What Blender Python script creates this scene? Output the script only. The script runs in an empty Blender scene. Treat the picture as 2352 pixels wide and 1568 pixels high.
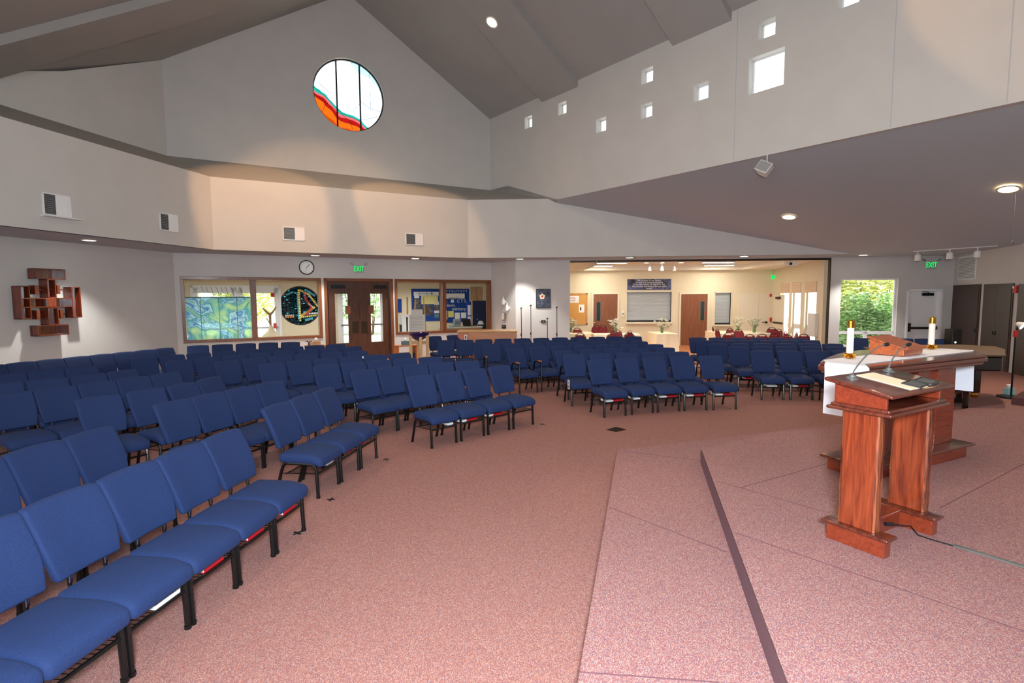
import bpy, bmesh, math, random
from mathutils import Vector, Matrix
random.seed(7)
PI=math.pi
COL=bpy.context.scene.collection
# ---------------------------------------------------------------- camera maths (2352 x 1568 frame)
F=1222.; PIT=math.radians(4.74); RO=math.radians(.31); H=2.15
def ray(px,py):
    x=(px-1176)/F; y=(py-784)/F
    cr,sr=math.cos(RO),math.sin(RO); X=x*cr-y*sr; D=x*sr+y*cr
    c,s=math.cos(PIT),math.sin(PIT)
    return (X,c-s*D,-s-c*D)
def at_z(px,py,z):
    r=ray(px,py); t=(z-H)/r[2]; return Vector((r[0]*t,r[1]*t,z))
def at_y(px,py,Y):
    r=ray(px,py); t=Y/r[1]; return Vector((r[0]*t,Y,H+r[2]*t))
class Plane:
    """vertical plane: origin o, unit direction d (seen from the room, s grows along d), n points away from the room"""
    def __init__(s,o,d,n): s.o=Vector((o[0],o[1])); s.d=Vector(d[:2]).normalized(); s.n=Vector(n[:2]).normalized()
    def P(s,a,z,off=0):
        p=s.o+s.d*a+s.n*off; return Vector((p.x,p.y,z))
    def px(s,x,y,off=0):
        r=ray(x,y); q=s.o+s.n*off; t=(q.dot(s.n))/(r[0]*s.n.x+r[1]*s.n.y)
        w=Vector((r[0]*t,r[1]*t)); return ((w-q).dot(s.d),H+r[2]*t)
    def rot(s): return math.atan2(s.d.y,s.d.x)
# ---------------------------------------------------------------- materials
M={}
def nodes(name):
    m=bpy.data.materials.new(name); m.use_nodes=True; nt=m.node_tree; nt.nodes.clear()
    out=nt.nodes.new('ShaderNodeOutputMaterial'); b=nt.nodes.new('ShaderNodeBsdfPrincipled')
    nt.links.new(b.outputs[0],out.inputs[0]); M[name]=m; return m,nt,b,out
def lin(c): return tuple(((v/255)/12.92 if v/255<=.04045 else ((v/255+.055)/1.055)**2.4) for v in c)
def mat(name,c,rough=.6,metal=0,var=.0,scale=8,bump=0,bscale=60,coat=0,emit=None,es=1,stretch=None,c2=None):
    m,nt,b,out=nodes(name); c=lin(c)
    b.inputs['Base Color'].default_value=(*c,1); b.inputs['Roughness'].default_value=rough; b.inputs['Metallic'].default_value=metal
    if coat: b.inputs['Coat Weight'].default_value=coat; b.inputs['Coat Roughness'].default_value=.1
    tc=nt.nodes.new('ShaderNodeTexCoord'); src=tc.outputs['Object']
    if stretch:
        mp=nt.nodes.new('ShaderNodeMapping'); mp.inputs['Scale'].default_value=stretch; nt.links.new(src,mp.inputs[0]); src=mp.outputs[0]
    if var or c2:
        n=nt.nodes.new('ShaderNodeTexNoise'); n.inputs['Scale'].default_value=scale; n.inputs['Detail'].default_value=5; nt.links.new(src,n.inputs[0])
        r=nt.nodes.new('ShaderNodeValToRGB'); r.color_ramp.elements[0].position=.35; r.color_ramp.elements[1].position=.65
        a=lin(c2) if False else (lin(c2) if c2 else tuple(v*(1-var) for v in c))
        r.color_ramp.elements[0].color=(*a,1); r.color_ramp.elements[1].color=(*(c if c2 else tuple(min(1,v*(1+var)) for v in c)),1)
        nt.links.new(n.outputs[0],r.inputs[0]); nt.links.new(r.outputs[0],b.inputs['Base Color'])
    if bump:
        n2=nt.nodes.new('ShaderNodeTexNoise'); n2.inputs['Scale'].default_value=bscale; nt.links.new(src,n2.inputs[0])
        bp=nt.nodes.new('ShaderNodeBump'); bp.inputs['Strength'].default_value=bump; bp.inputs['Distance'].default_value=.01
        nt.links.new(n2.outputs[0],bp.inputs['Height']); nt.links.new(bp.outputs[0],b.inputs['Normal'])
    if emit: b.inputs['Emission Color'].default_value=(*lin(emit),1); b.inputs['Emission Strength'].default_value=es
    return m
def carpet(name,cols,scale,red=1):
    m,nt,b,out=nodes(name); b.inputs['Roughness'].default_value=.95
    tc=nt.nodes.new('ShaderNodeTexCoord'); mp=nt.nodes.new('ShaderNodeMapping'); mp.inputs['Scale'].default_value=(scale,scale*.62,scale); mp.inputs['Rotation'].default_value=(0,0,.6)
    nt.links.new(tc.outputs['Object'],mp.inputs[0])
    v=nt.nodes.new('ShaderNodeTexVoronoi'); v.inputs['Scale'].default_value=1; nt.links.new(mp.outputs[0],v.inputs[0])
    sx=nt.nodes.new('ShaderNodeSeparateColor'); nt.links.new(v.outputs['Color'],sx.inputs[0])
    r=nt.nodes.new('ShaderNodeValToRGB'); r.color_ramp.interpolation='CONSTANT'
    e=r.color_ramp.elements; e[0].position=0; e[0].color=(*lin(cols[0]),1); e[1].position=.3; e[1].color=(*lin(cols[1]),1)
    for k,c in enumerate(cols[2:]):
        x=e.new(.55+k*.22); x.color=(*lin(c),1)
    nt.links.new(sx.outputs[0],r.inputs[0]); nt.links.new(r.outputs[0],b.inputs['Base Color'])
    bp=nt.nodes.new('ShaderNodeBump'); bp.inputs['Strength'].default_value=.6; bp.inputs['Distance'].default_value=.004; bp.invert=True
    nt.links.new(v.outputs['Distance'],bp.inputs['Height']); nt.links.new(bp.outputs[0],b.inputs['Normal'])
    return m
def wood(name,c1,c2,rough=.3,sc=1.0,axis='Z',coat=.6,contrast=(.3,.7)):
    m,nt,b,out=nodes(name); b.inputs['Roughness'].default_value=rough; b.inputs['Coat Weight'].default_value=coat; b.inputs['Coat Roughness'].default_value=.12
    tc=nt.nodes.new('ShaderNodeTexCoord'); mp=nt.nodes.new('ShaderNodeMapping')
    s={'Z':(14,14,1.2),'X':(1.2,14,14),'Y':(14,1.2,14)}[axis]; mp.inputs['Scale'].default_value=tuple(v*sc for v in s)
    nt.links.new(tc.outputs['Object'],mp.inputs[0])
    n=nt.nodes.new('ShaderNodeTexNoise'); n.inputs['Scale'].default_value=2.2; n.inputs['Detail'].default_value=8; n.inputs['Distortion'].default_value=.8; nt.links.new(mp.outputs[0],n.inputs[0])
    r=nt.nodes.new('ShaderNodeValToRGB'); r.color_ramp.elements[0].position=contrast[0]; r.color_ramp.elements[1].position=contrast[1]
    r.color_ramp.elements[0].color=(*lin(c1),1); r.color_ramp.elements[1].color=(*lin(c2),1)
    nt.links.new(n.outputs[0],r.inputs[0]); nt.links.new(r.outputs[0],b.inputs['Base Color']); return m
def fabric(name,c,c2,sc=420):
    m,nt,b,out=nodes(name); b.inputs['Roughness'].default_value=.85; b.inputs['Sheen Weight'].default_value=.12; b.inputs['Sheen Tint'].default_value=(*lin(c2),1)
    tc=nt.nodes.new('ShaderNodeTexCoord')
    n=nt.nodes.new('ShaderNodeTexNoise'); n.inputs['Scale'].default_value=sc; nt.links.new(tc.outputs['Object'],n.inputs[0])
    r=nt.nodes.new('ShaderNodeValToRGB'); r.color_ramp.elements[0].position=.38; r.color_ramp.elements[1].position=.62
    r.color_ramp.elements[0].color=(*lin(c),1); r.color_ramp.elements[1].color=(*lin(c2),1)
    nt.links.new(n.outputs[0],r.inputs[0]); nt.links.new(r.outputs[0],b.inputs['Base Color'])
    bp=nt.nodes.new('ShaderNodeBump'); bp.inputs['Strength'].default_value=.25; bp.inputs['Distance'].default_value=.002
    nt.links.new(n.outputs[0],bp.inputs['Height']); nt.links.new(bp.outputs[0],b.inputs['Normal']); return m
def glow(name,c,s):
    m=bpy.data.materials.new(name); m.use_nodes=True; nt=m.node_tree; nt.nodes.clear()
    o=nt.nodes.new('ShaderNodeOutputMaterial'); e=nt.nodes.new('ShaderNodeEmission'); e.inputs[0].default_value=(*lin(c),1); e.inputs[1].default_value=s
    nt.links.new(e.outputs[0],o.inputs[0]); M[name]=m; return m
def glassy(name,tint=(1,1,1),gl=.08,build=None,frost=0):
    """thin pane: transparent mixed with a little gloss (and, for painted glass, a colour built from nodes)"""
    m=bpy.data.materials.new(name); m.use_nodes=True; nt=m.node_tree; nt.nodes.clear()
    o=nt.nodes.new('ShaderNodeOutputMaterial'); t=nt.nodes.new('ShaderNodeBsdfTransparent'); t.inputs[0].default_value=(*tint,1)
    g=nt.nodes.new('ShaderNodeBsdfGlossy'); g.inputs['Roughness'].default_value=.03
    mx=nt.nodes.new('ShaderNodeMixShader'); mx.inputs[0].default_value=gl
    nt.links.new(t.outputs[0],mx.inputs[1]); nt.links.new(g.outputs[0],mx.inputs[2]); last=mx
    if build:
        c=build(nt); nt.links.new(c,t.inputs[0])
        if frost:
            tr=nt.nodes.new('ShaderNodeBsdfTranslucent'); df=nt.nodes.new('ShaderNodeBsdfDiffuse'); nt.links.new(c,tr.inputs[0]); nt.links.new(c,df.inputs[0])
            a=nt.nodes.new('ShaderNodeAddShader'); nt.links.new(tr.outputs[0],a.inputs[0]); nt.links.new(df.outputs[0],a.inputs[1])
            m2=nt.nodes.new('ShaderNodeMixShader'); m2.inputs[0].default_value=frost; nt.links.new(mx.outputs[0],m2.inputs[1]); nt.links.new(a.outputs[0],m2.inputs[2]); last=m2
    nt.links.new(last.outputs[0],o.inputs[0]); M[name]=m; return m
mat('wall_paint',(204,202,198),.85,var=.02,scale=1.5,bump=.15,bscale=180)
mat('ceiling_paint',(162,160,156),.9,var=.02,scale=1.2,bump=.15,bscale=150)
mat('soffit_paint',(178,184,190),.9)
mat('cream_paint',(226,214,186),.85,var=.015,scale=2)
mat('cream_trim',(228,220,200),.6); mat('white_paint',(235,236,236),.5); mat('white_plastic',(228,228,224),.4)
mat('tile_white',(238,230,214),.9,var=.03,scale=40)
carpet('carpet_main',[(146,86,76),(158,108,96),(174,136,124),(120,88,94)],290)
carpet('carpet_stage',[(148,86,84),(160,114,106),(178,146,136),(118,90,104)],290)
mat('seam',(112,74,80),.95); mat('carpet_riser_shaded',(118,84,94),.95,var=.25,scale=260)
mat('hall_floor',(176,112,74),.4,var=.08,scale=3); mat('lobby_floor',(150,120,90),.6,var=.1,scale=30)
mat('concrete',(215,212,205),.9,var=.05,scale=3); mat('black_metal',(9,9,10),.32); mat('dark_metal',(60,58,56),.4,metal=.6)
mat('chrome',(200,200,205),.2,metal=1); mat('brass',(214,158,60),.18,metal=1); mat('dark_bronze',(58,42,26),.45,metal=.5)
mat('black_plastic',(22,22,24),.45); mat('grey_plastic',(92,94,92),.35); mat('louver_dark',(70,74,80),.6); mat('louver_grey',(150,152,152),.6)
fabric('blue_fabric',(8,26,64),(18,49,100)); fabric('red_fabric',(108,24,34),(142,40,46)); mat('maroon_metal',(58,18,20),.4)
wood('padauk',(92,30,16),(150,66,34),.25,1,'Z'); wood('padauk_side',(104,36,20),(142,60,34),.25,1,'X',contrast=(.2,.8)); wood('padauk_dark',(70,28,18),(108,50,34),.22,1,'X')
wood('padauk_bark',(78,28,16),(150,80,46),.3,1.4,'Z',contrast=(.4,.6)); wood('cherry',(164,78,40),(198,108,62),.35,1,'X'); wood('trim_wood',(104,58,26),(132,78,42),.4,1,'Z',coat=.2)
wood('door_wood',(62,32,16),(92,52,28),.45,1,'Z',coat=.2); wood('hall_door',(120,70,46),(144,90,62),.5,.6,'Z',coat=.1); wood('cabinet_wood',(46,28,20),(68,44,32),.5,.7,'Z',coat=.1)
wood('oak',(186,138,82),(218,174,112),.5,1,'Z',coat=.1); wood('orange_wood',(168,96,44),(196,124,64),.4,.6,'X',coat=.2); wood('pale_wood',(170,130,92),(206,172,132),.6,1,'Z',coat=0)
wood('cross_wood',(78,30,18),(128,54,32),.22,1,'Z',coat=.7)
mat('cloth_white',(236,238,246),.85,bump=.1,bscale=300); mat('cloth_cream',(244,228,194),.85,bump=.1,bscale=300); mat('candle_wax',(244,228,214),.55)
mat('paper',(244,244,242),.8); mat('book_red',(178,20,34),.5); mat('book_white',(232,234,236),.6); mat('page_edge',(222,216,200),.8)
mat('cork',(214,160,88),.9,var=.1,scale=80); mat('board_blue',(16,66,150),.85); mat('navy_panel',(26,36,72),.7,var=.05,scale=20); mat('shutter',(176,184,190),.45)
mat('teal_box',(96,130,136),.7); mat('aqua_box',(150,200,200),.7); mat('green_stem',(116,140,96),.8); mat('petal',(250,246,228),.8); mat('yellow_sheet',(232,224,128),.8); mat('map_sheet',(226,220,150),.8,var=.06,scale=3)
mat('photo_sheet',(120,112,104),.7,c2=(40,44,46),scale=12); mat('leaf',(176,210,150),.6,var=.3,scale=2); mat('leaf_yellow',(222,230,150),.6,var=.2,scale=2); mat('bark',(96,76,58),.9)
mat('kelp_green',(40,110,96),.5); mat('blue_bowl',(22,24,84),.15,coat=.8,var=.5,scale=30); mat('piano_black',(12,12,13),.15,coat=.8); mat('piano_cover',(92,72,48),.7,var=.1,scale=6)
mat('brown_carpet',(84,50,50),.95,var=.1,scale=200); mat('red_paint',(190,30,30),.5); mat('rope',(226,206,170),.9); mat('mask_red',(190,72,60),.7)
mat('exit_panel',(150,176,160),.3); glow('exit_green',(0,235,90),1.6); glow('can_white',(255,246,225),14); glow('can_warm',(255,214,150),14); glow('tube_light',(255,246,225),9); glow('lamp_bright',(255,250,240),14)
mat('can_trim',(220,214,204),.5); mat('clock_face',(238,240,238),.5); mat('text_white',(240,240,240),.7); mat('text_dark',(50,50,55),.7); mat('shade',(222,196,168),.8)
glassy('glass',(.97,.98,.98),.05); glassy('clear_pane',(.97,.98,.98),.0); mat('door_glass_dark',(52,66,62),.15)
def B_art(nt):
    tc=nt.nodes.new('ShaderNodeTexCoord'); w=nt.nodes.new('ShaderNodeTexNoise'); w.inputs['Scale'].default_value=1.0; w.inputs['Distortion'].default_value=2.2; w.inputs['Detail'].default_value=2
    nt.links.new(tc.outputs['Object'],w.inputs[0]); r=nt.nodes.new('ShaderNodeValToRGB'); e=r.color_ramp.elements
    e[0].position=.3; e[0].color=(*lin((222,230,190)),1); e[1].position=.42; e[1].color=(*lin((176,214,196)),1)
    for p,c in ((.47,(128,186,204)),(.5,(205,228,232)),(.54,(110,172,208)),(.58,(196,222,230)),(.63,(150,200,190)),(.7,(222,230,200)),(.8,(230,216,222))):
        x=e.new(p); x.color=(*lin(c),1)
    nt.links.new(w.outputs[0],r.inputs[0]); return r.outputs[0]
glassy('marbled_glass',gl=.05,build=B_art,frost=.5)
def B_rose(nt):
    # large stained window: mostly clear white glass, amber and rose low on the left, pale blue on the right
    tc=nt.nodes.new('ShaderNodeTexCoord'); sp=nt.nodes.new('ShaderNodeSeparateXYZ'); nt.links.new(tc.outputs['Object'],sp.inputs[0])
    n=nt.nodes.new('ShaderNodeTexNoise'); n.inputs['Scale'].default_value=1.1; n.inputs['Detail'].default_value=2; nt.links.new(tc.outputs['Object'],n.inputs[0])
    def mth(op,a,b):
        m=nt.nodes.new('ShaderNodeMath'); m.operation=op
        for i,v in enumerate((a,b)):
            if isinstance(v,(int,float)): m.inputs[i].default_value=v
            else: nt.links.new(v,m.inputs[i])
        return m.outputs[0]
    s=mth('ADD',mth('ADD',mth('MULTIPLY',sp.outputs[0],.62),sp.outputs[2]),mth('MULTIPLY',mth('SUBTRACT',n.outputs[0],.5),.9))
    r=nt.nodes.new('ShaderNodeValToRGB'); e=r.color_ramp.elements; r.color_ramp.interpolation='CONSTANT'
    e[0].position=0; e[0].color=(*lin((205,120,40)),1); e[1].position=.2; e[1].color=(*lin((225,150,70)),1)
    for p,c in ((.27,(190,70,70)),(.31,(220,150,150)),(.335,(90,190,180)),(.36,(235,245,250)),(.62,(250,252,255)),(.8,(205,235,250)),(.9,(255,225,170))):
        x=e.new(p); x.color=(*lin(c),1)
    nt.links.new(mth('ADD',mth('MULTIPLY',s,.28),.5),r.inputs[0]); return r.outputs[0]
glassy('stained_glass',gl=.03,build=B_rose)
def B_mos(nt):
    tc=nt.nodes.new('ShaderNodeTexCoord'); mp=nt.nodes.new('ShaderNodeMapping'); mp.inputs['Scale'].default_value=(13,13,26); nt.links.new(tc.outputs['Object'],mp.inputs[0])
    v=nt.nodes.new('ShaderNodeTexVoronoi'); v.inputs['Scale'].default_value=1; nt.links.new(mp.outputs[0],v.inputs[0])
    v2=nt.nodes.new('ShaderNodeTexVoronoi'); v2.feature='DISTANCE_TO_EDGE'; nt.links.new(mp.outputs[0],v2.inputs[0]); v2.inputs['Scale'].default_value=1
    sc=nt.nodes.new('ShaderNodeSeparateColor'); nt.links.new(v.outputs['Color'],sc.inputs[0])
    r=nt.nodes.new('ShaderNodeValToRGB'); r.color_ramp.interpolation='CONSTANT'; e=r.color_ramp.elements
    e[0].position=0; e[0].color=(*lin((30,62,70)),1); e[1].position=.25; e[1].color=(*lin((24,92,104)),1)
    for p,c in ((.45,(50,46,44)),(.62,(40,120,134)),(.74,(60,30,60)),(.8,(120,200,210)),(.88,(70,74,60)),(.95,(150,60,70))):
        x=e.new(p); x.color=(*lin(c),1)
    nt.links.new(sc.outputs[0],r.inputs[0])
    g=nt.nodes.new('ShaderNodeMath'); g.operation='GREATER_THAN'; g.inputs[1].default_value=.09; nt.links.new(v2.outputs[0],g.inputs[0])
    mx=nt.nodes.new('ShaderNodeMix'); mx.data_type='RGBA'; mx.inputs[6].default_value=(.004,.005,.005,1); nt.links.new(g.outputs[0],mx.inputs[0]); nt.links.new(r.outputs[0],mx.inputs[7]); return mx.outputs[2]
glassy('mosaic_glass',gl=.05,build=B_mos,frost=.3)
glassy('amber_glass',lin((250,215,80)),.05); glassy('ruby_glass',lin((200,40,40)),.05)
def tile_mat():
    m,nt,b,out=nodes('banner_cloth'); b.inputs['Roughness'].default_value=.6
    tc=nt.nodes.new('ShaderNodeTexCoord'); n=nt.nodes.new('ShaderNodeTexNoise'); n.inputs['Scale'].default_value=1.6; n.inputs['Distortion'].default_value=2.5; nt.links.new(tc.outputs['Object'],n.inputs[0])
    r=nt.nodes.new('ShaderNodeValToRGB'); e=r.color_ramp.elements; e[0].position=.38; e[0].color=(*lin((26,26,34)),1); e[1].position=.66; e[1].color=(*lin((96,104,150)),1)
    nt.links.new(n.outputs[0],r.inputs[0]); nt.links.new(r.outputs[0],b.inputs['Base Color'])
tile_mat()
mat('poster_grey',(84,92,112),.7,c2=(40,46,62),scale=9)
# ---------------------------------------------------------------- mesh helpers
class MB:
    def __init__(s): s.v=[]; s.f=[]
    def add(s,vs,fs):
        b=len(s.v); s.v+= [tuple(p) for p in vs]; s.f+=[tuple(b+i for i in f) for f in fs]; return s
    def box(s,x0,x1,y0,y1,z0,z1,T=None):
        vs=[Vector(p) for p in ((x0,y0,z0),(x1,y0,z0),(x1,y1,z0),(x0,y1,z0),(x0,y0,z1),(x1,y0,z1),(x1,y1,z1),(x0,y1,z1))]
        if T: vs=[T(p) for p in vs]
        return s.add(vs,[(0,3,2,1),(4,5,6,7),(0,1,5,4),(1,2,6,5),(2,3,7,6),(3,0,4,7)])
    def rbox(s,x0,x1,y0,y1,z0,z1,r,T=None,n=3,fn=None,cuts=1):
        def ax(a,b):
            m=[a+r*(1-math.cos(k/n*PI/2)) for k in range(n)]+[a+r]
            if b-a-2*r>1e-5: m+=[a+r+(b-a-2*r)*k/cuts for k in range(1,cuts)]+[b-r]
            m+=[b-r*(1-math.cos(k/n*PI/2)) for k in range(n-1,-1,-1)]; return m
        X,Y,Z=ax(x0,x1),ax(y0,y1),ax(z0,z1); idx={}
        lo=Vector((x0+r,y0+r,z0+r)); hi=Vector((x1-r,y1-r,z1-r)); vs=[];fs=[]
        def vert(i,j,k):
            if (i,j,k) in idx: return idx[(i,j,k)]
            p=Vector((X[i],Y[j],Z[k])); q=Vector([min(max(p[a],lo[a]),hi[a]) for a in range(3)]); d=p-q
            if d.length>1e-9: p=q+d.normalized()*r
            if fn: p=fn(p)
            if T: p=T(p)
            idx[(i,j,k)]=len(vs); vs.append(p); return idx[(i,j,k)]
        a,b,c=len(X)-1,len(Y)-1,len(Z)-1
        for i in range(a):
            for j in range(b):
                fs.append((vert(i,j,0),vert(i,j+1,0),vert(i+1,j+1,0),vert(i+1,j,0))); fs.append((vert(i,j,c),vert(i+1,j,c),vert(i+1,j+1,c),vert(i,j+1,c)))
        for i in range(a):
            for k in range(c):
                fs.append((vert(i,0,k),vert(i+1,0,k),vert(i+1,0,k+1),vert(i,0,k+1))); fs.append((vert(i,b,k),vert(i,b,k+1),vert(i+1,b,k+1),vert(i+1,b,k)))
        for j in range(b):
            for k in range(c):
                fs.append((vert(0,j,k),vert(0,j,k+1),vert(0,j+1,k+1),vert(0,j+1,k))); fs.append((vert(a,j,k),vert(a,j+1,k),vert(a,j+1,k+1),vert(a,j,k+1)))
        return s.add(vs,fs)
    def prism(s,poly,z0,z1,T=None):
        n=len(poly); ar=sum(poly[i][0]*poly[(i+1)%n][1]-poly[(i+1)%n][0]*poly[i][1] for i in range(n))
        if ar<0: poly=poly[::-1]
        vs=[Vector((p[0],p[1],z0)) for p in poly]+[Vector((p[0],p[1],z1)) for p in poly]
        if T: vs=[T(p) for p in vs]
        return s.add(vs,[tuple(range(n-1,-1,-1)),tuple(range(n,2*n))]+[(i,(i+1)%n,n+(i+1)%n,n+i) for i in range(n)])
    def tube(s,pts,r,n=8,cap=True,sx=1):
        pts=[Vector(p) for p in pts]; vs=[];fs=[]
        rr=r if isinstance(r,(list,tuple)) else [r]*len(pts); prev=None
        for i,p in enumerate(pts):
            t=(pts[min(i+1,len(pts)-1)]-pts[max(i-1,0)]).normalized()
            if prev is None:
                u=t.cross(Vector((0,0,1))); u=u if u.length>.05 else t.cross(Vector((1,0,0)))
            else: u=prev-t*prev.dot(t)
            u.normalize(); w=t.cross(u); prev=u
            for k in range(n):
                a=2*PI*k/n; vs.append(p+u*math.cos(a)*rr[i]*sx+w*math.sin(a)*rr[i])
        for i in range(len(pts)-1):
            for k in range(n):
                fs.append((i*n+k,i*n+(k+1)%n,(i+1)*n+(k+1)%n,(i+1)*n+k))
        if cap: fs.append(tuple(range(n-1,-1,-1))); m=(len(pts)-1)*n; fs.append(tuple(range(m,m+n)))
        return s.add(vs,fs)
    def lathe(s,prof,n=24,T=None,c=(0,0)):
        vs=[];fs=[]; m=len(prof)
        for r,z in prof:
            for k in range(n):
                a=2*PI*k/n; p=Vector((c[0]+r*math.cos(a),c[1]+r*math.sin(a),z)); vs.append(T(p) if T else p)
        for i in range(m-1):
            for k in range(n): fs.append((i*n+k,i*n+(k+1)%n,(i+1)*n+(k+1)%n,(i+1)*n+k))
        if (Vector(prof[0])-Vector(prof[-1])).length>1e-6:
            fs.append(tuple(range(n-1,-1,-1))); fs.append(tuple((m-1)*n+k for k in range(n)))
        return s.add(vs,fs)
    def quad(s,*p): return s.add(p,[tuple(range(len(p)))])
def label(o,lab=None,cat=None,group=None,kind=None):
    if lab: o['label']=lab
    if cat: o['category']=cat
    if group: o['group']=group
    if kind: o['kind']=kind
    return o
def obj(name,mb,m,parent=None,smooth=False,bevel=0,lab=None):
    me=bpy.data.meshes.new(name); me.from_pydata(mb.v,[],mb.f); me.update()
    bm=bmesh.new(); bm.from_mesh(me); bmesh.ops.recalc_face_normals(bm,faces=bm.faces); bm.to_mesh(me); bm.free()
    me.materials.append(M[m] if isinstance(m,str) else m)
    if smooth:
        for p in me.polygons: p.use_smooth=True
    o=bpy.data.objects.new(name,me); COL.objects.link(o)
    if parent: o.parent=parent
    if bevel:
        b=o.modifiers.new('bevel','BEVEL'); b.width=bevel; b.segments=2; b.limit_method='ANGLE'
    if smooth:
        e=o.modifiers.new('es','EDGE_SPLIT'); e.split_angle=math.radians(42)
    if lab: o['label']=lab
    return o
def thing(name,lab,cat,loc=(0,0,0),rz=0,group=None):
    o=bpy.data.objects.new(name,None); COL.objects.link(o); o.location=loc; o.rotation_euler=(0,0,rz); o.empty_display_size=.1
    return label(o,lab,cat,group)
def struct(name,mb,m,parent=None,smooth=False):
    o=obj(name,mb,m,parent,smooth)
    if not parent: o['kind']='structure'
    return o
def dup(root,loc,rz,lab,group=None):
    def cp(o,par):
        c=o.copy(); COL.objects.link(c); c.parent=par
        for ch in kids.get(o.name,[]): cp(ch,c)
        return c
    r=cp(root,None); r.location=loc; r.rotation_euler=(0,0,rz); r['label']=lab
    if group: r['group']=group
    return r
kids={}
def reg(root):
    def g(o):
        kids[o.name]=list(o.children)
        for c in o.children: g(c)
    g(root)
def text(name,body,m,size,T,parent=None,align='CENTER',ext=.002):
    cu=bpy.data.curves.new(name,'FONT'); cu.body=body; cu.size=size; cu.align_x=align; cu.align_y='CENTER'; cu.extrude=ext; cu.resolution_u=2
    t=bpy.data.objects.new(name,cu); me=bpy.data.meshes.new_from_object(t); bpy.data.objects.remove(t); bpy.data.curves.remove(cu)
    me.name=name; me.materials.append(M[m])
    for v in me.vertices: v.co=T(v.co.copy())
    o=bpy.data.objects.new(name,me); COL.objects.link(o)
    if parent: o.parent=parent
    return o
def polywall(name,pl,outline,holes,thick,m,kind='structure',parent=None):
    bm=bmesh.new(); es=[]
    for loop in [outline]+holes:
        vs=[bm.verts.new(pl.P(a,z)) for a,z in loop]
        for i in range(len(vs)): es.append(bm.edges.new((vs[i],vs[(i+1)%len(vs)])))
    bmesh.ops.triangle_fill(bm,use_beauty=True,use_dissolve=False,edges=es)
    fs=list(bm.faces); r=bmesh.ops.extrude_face_region(bm,geom=fs)
    mv=Vector((pl.n.x,pl.n.y,0))*thick
    bmesh.ops.translate(bm,verts=[g for g in r['geom'] if isinstance(g,bmesh.types.BMVert)],vec=mv)
    bmesh.ops.recalc_face_normals(bm,faces=bm.faces)
    me=bpy.data.meshes.new(name); bm.to_mesh(me); bm.free(); me.materials.append(M[m])
    o=bpy.data.objects.new(name,me); COL.objects.link(o)
    if parent: o.parent=parent
    else: o['kind']=kind
    return o
def rect(a0,z0,a1,z1): return [(a0,z0),(a1,z0),(a1,z1),(a0,z1)]
def circ(a,z,r,n=48): return [(a+r*math.cos(2*PI*k/n),z+r*math.sin(2*PI*k/n)) for k in range(n)]
def PB(pl,mb,a0,a1,z0,z1,o0,o1):
    """box standing in plane coordinates; o = distance INTO the room (negative goes into the wall)"""
    vs=[pl.P(a,z,-o) for z in (z0,z1) for (a,o) in ((a0,o0),(a1,o0),(a1,o1),(a0,o1))]
    return mb.add(vs,[(0,3,2,1),(4,5,6,7),(0,1,5,4),(1,2,6,5),(2,3,7,6),(3,0,4,7)])
def PT(pl,a,z,off=.0,rot=0):
    """text transform: x along plane, y up, standing off the wall by off"""
    def T(p): return pl.P(a+p.x,z+p.y,-(off+p.z))
    return T
ORG=1000; FLASH=760; BOUNCE=270; SKY=2.4; SUN=14.0; EXPO=0.0
# ---------------------------------------------------------------- shell
ZS=3.5; ZB=5.46; ZT=6.25; ZE=8.89; ZR=12.07
A=at_z(397,580,ZS)
def dv(a): a=math.radians(a); return Vector((math.sin(a),math.cos(a)))
d1,d2,d3=dv(12.24),dv(60.26),-dv(-38.71)
W1=Plane(A.xy-d1*20,d1,(-d1.y,d1.x)); W2=Plane(A.xy,d2,(-d2.y,d2.x))
a,_=W2.px(1128,602); C=W2.P(a,0); L2=a
R=Plane(C.xy,d3,(-d3.y,d3.x)); sD,_=R.px(1184,598); D=R.P(sD,0)
Fp=at_z(1911,590,ZS); E_=at_z(2194,586,ZS)
W4=Plane(D.xy,(Fp-D).xy,(-(Fp-D).y,(Fp-D).x)); W5=Plane(Fp.xy,(E_-Fp).xy,(-(E_-Fp).y,(E_-Fp).x))
W6=Plane(E_.xy,(-.34,-.94),(.94,-.34))
L4=(Fp-D).xy.length; L5=(E_-Fp).xy.length
prd=Vector((d3.y*-1,d3.x)) # towards R wall and beyond
pr=Vector((-d3.y,d3.x))
rd=d3
def sp(s,t,z): # s along the ridge direction, t across it (0 = ridge)
    p=Mid+rd*s+pr*t; return Vector((p.x,p.y,z))
Mid=((A+C)/2).xy; Mid=Vector((Mid.x,Mid.y))
TC=(C.xy-Mid).dot(pr); TA=-(TC); KR=(ZR-ZE)/TC
s0=0.0; SEND=24.0-0
smid=0
def roofz(t): return ZR-KR*abs(t)
# floors
mb=MB(); mb.prism([(-17,-9),(18,-9),(18,20.5),(E_.x+.2,E_.y+.15),(Fp.x,Fp.y),(D.x,D.y),(C.x,C.y),(A.x-.2,A.y+.1),(-17,14)],-.2,0); struct('floor',mb,'carpet_main')
# W1 left wall (lower + upper, one tall wall)
polywall('wall_left',W1,[(0,0),(20,0),(20,ZE),(17.2,7.47),(14.2,6.3),(0,6.3)],[],-.0+.2,'wall_paint')
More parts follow.
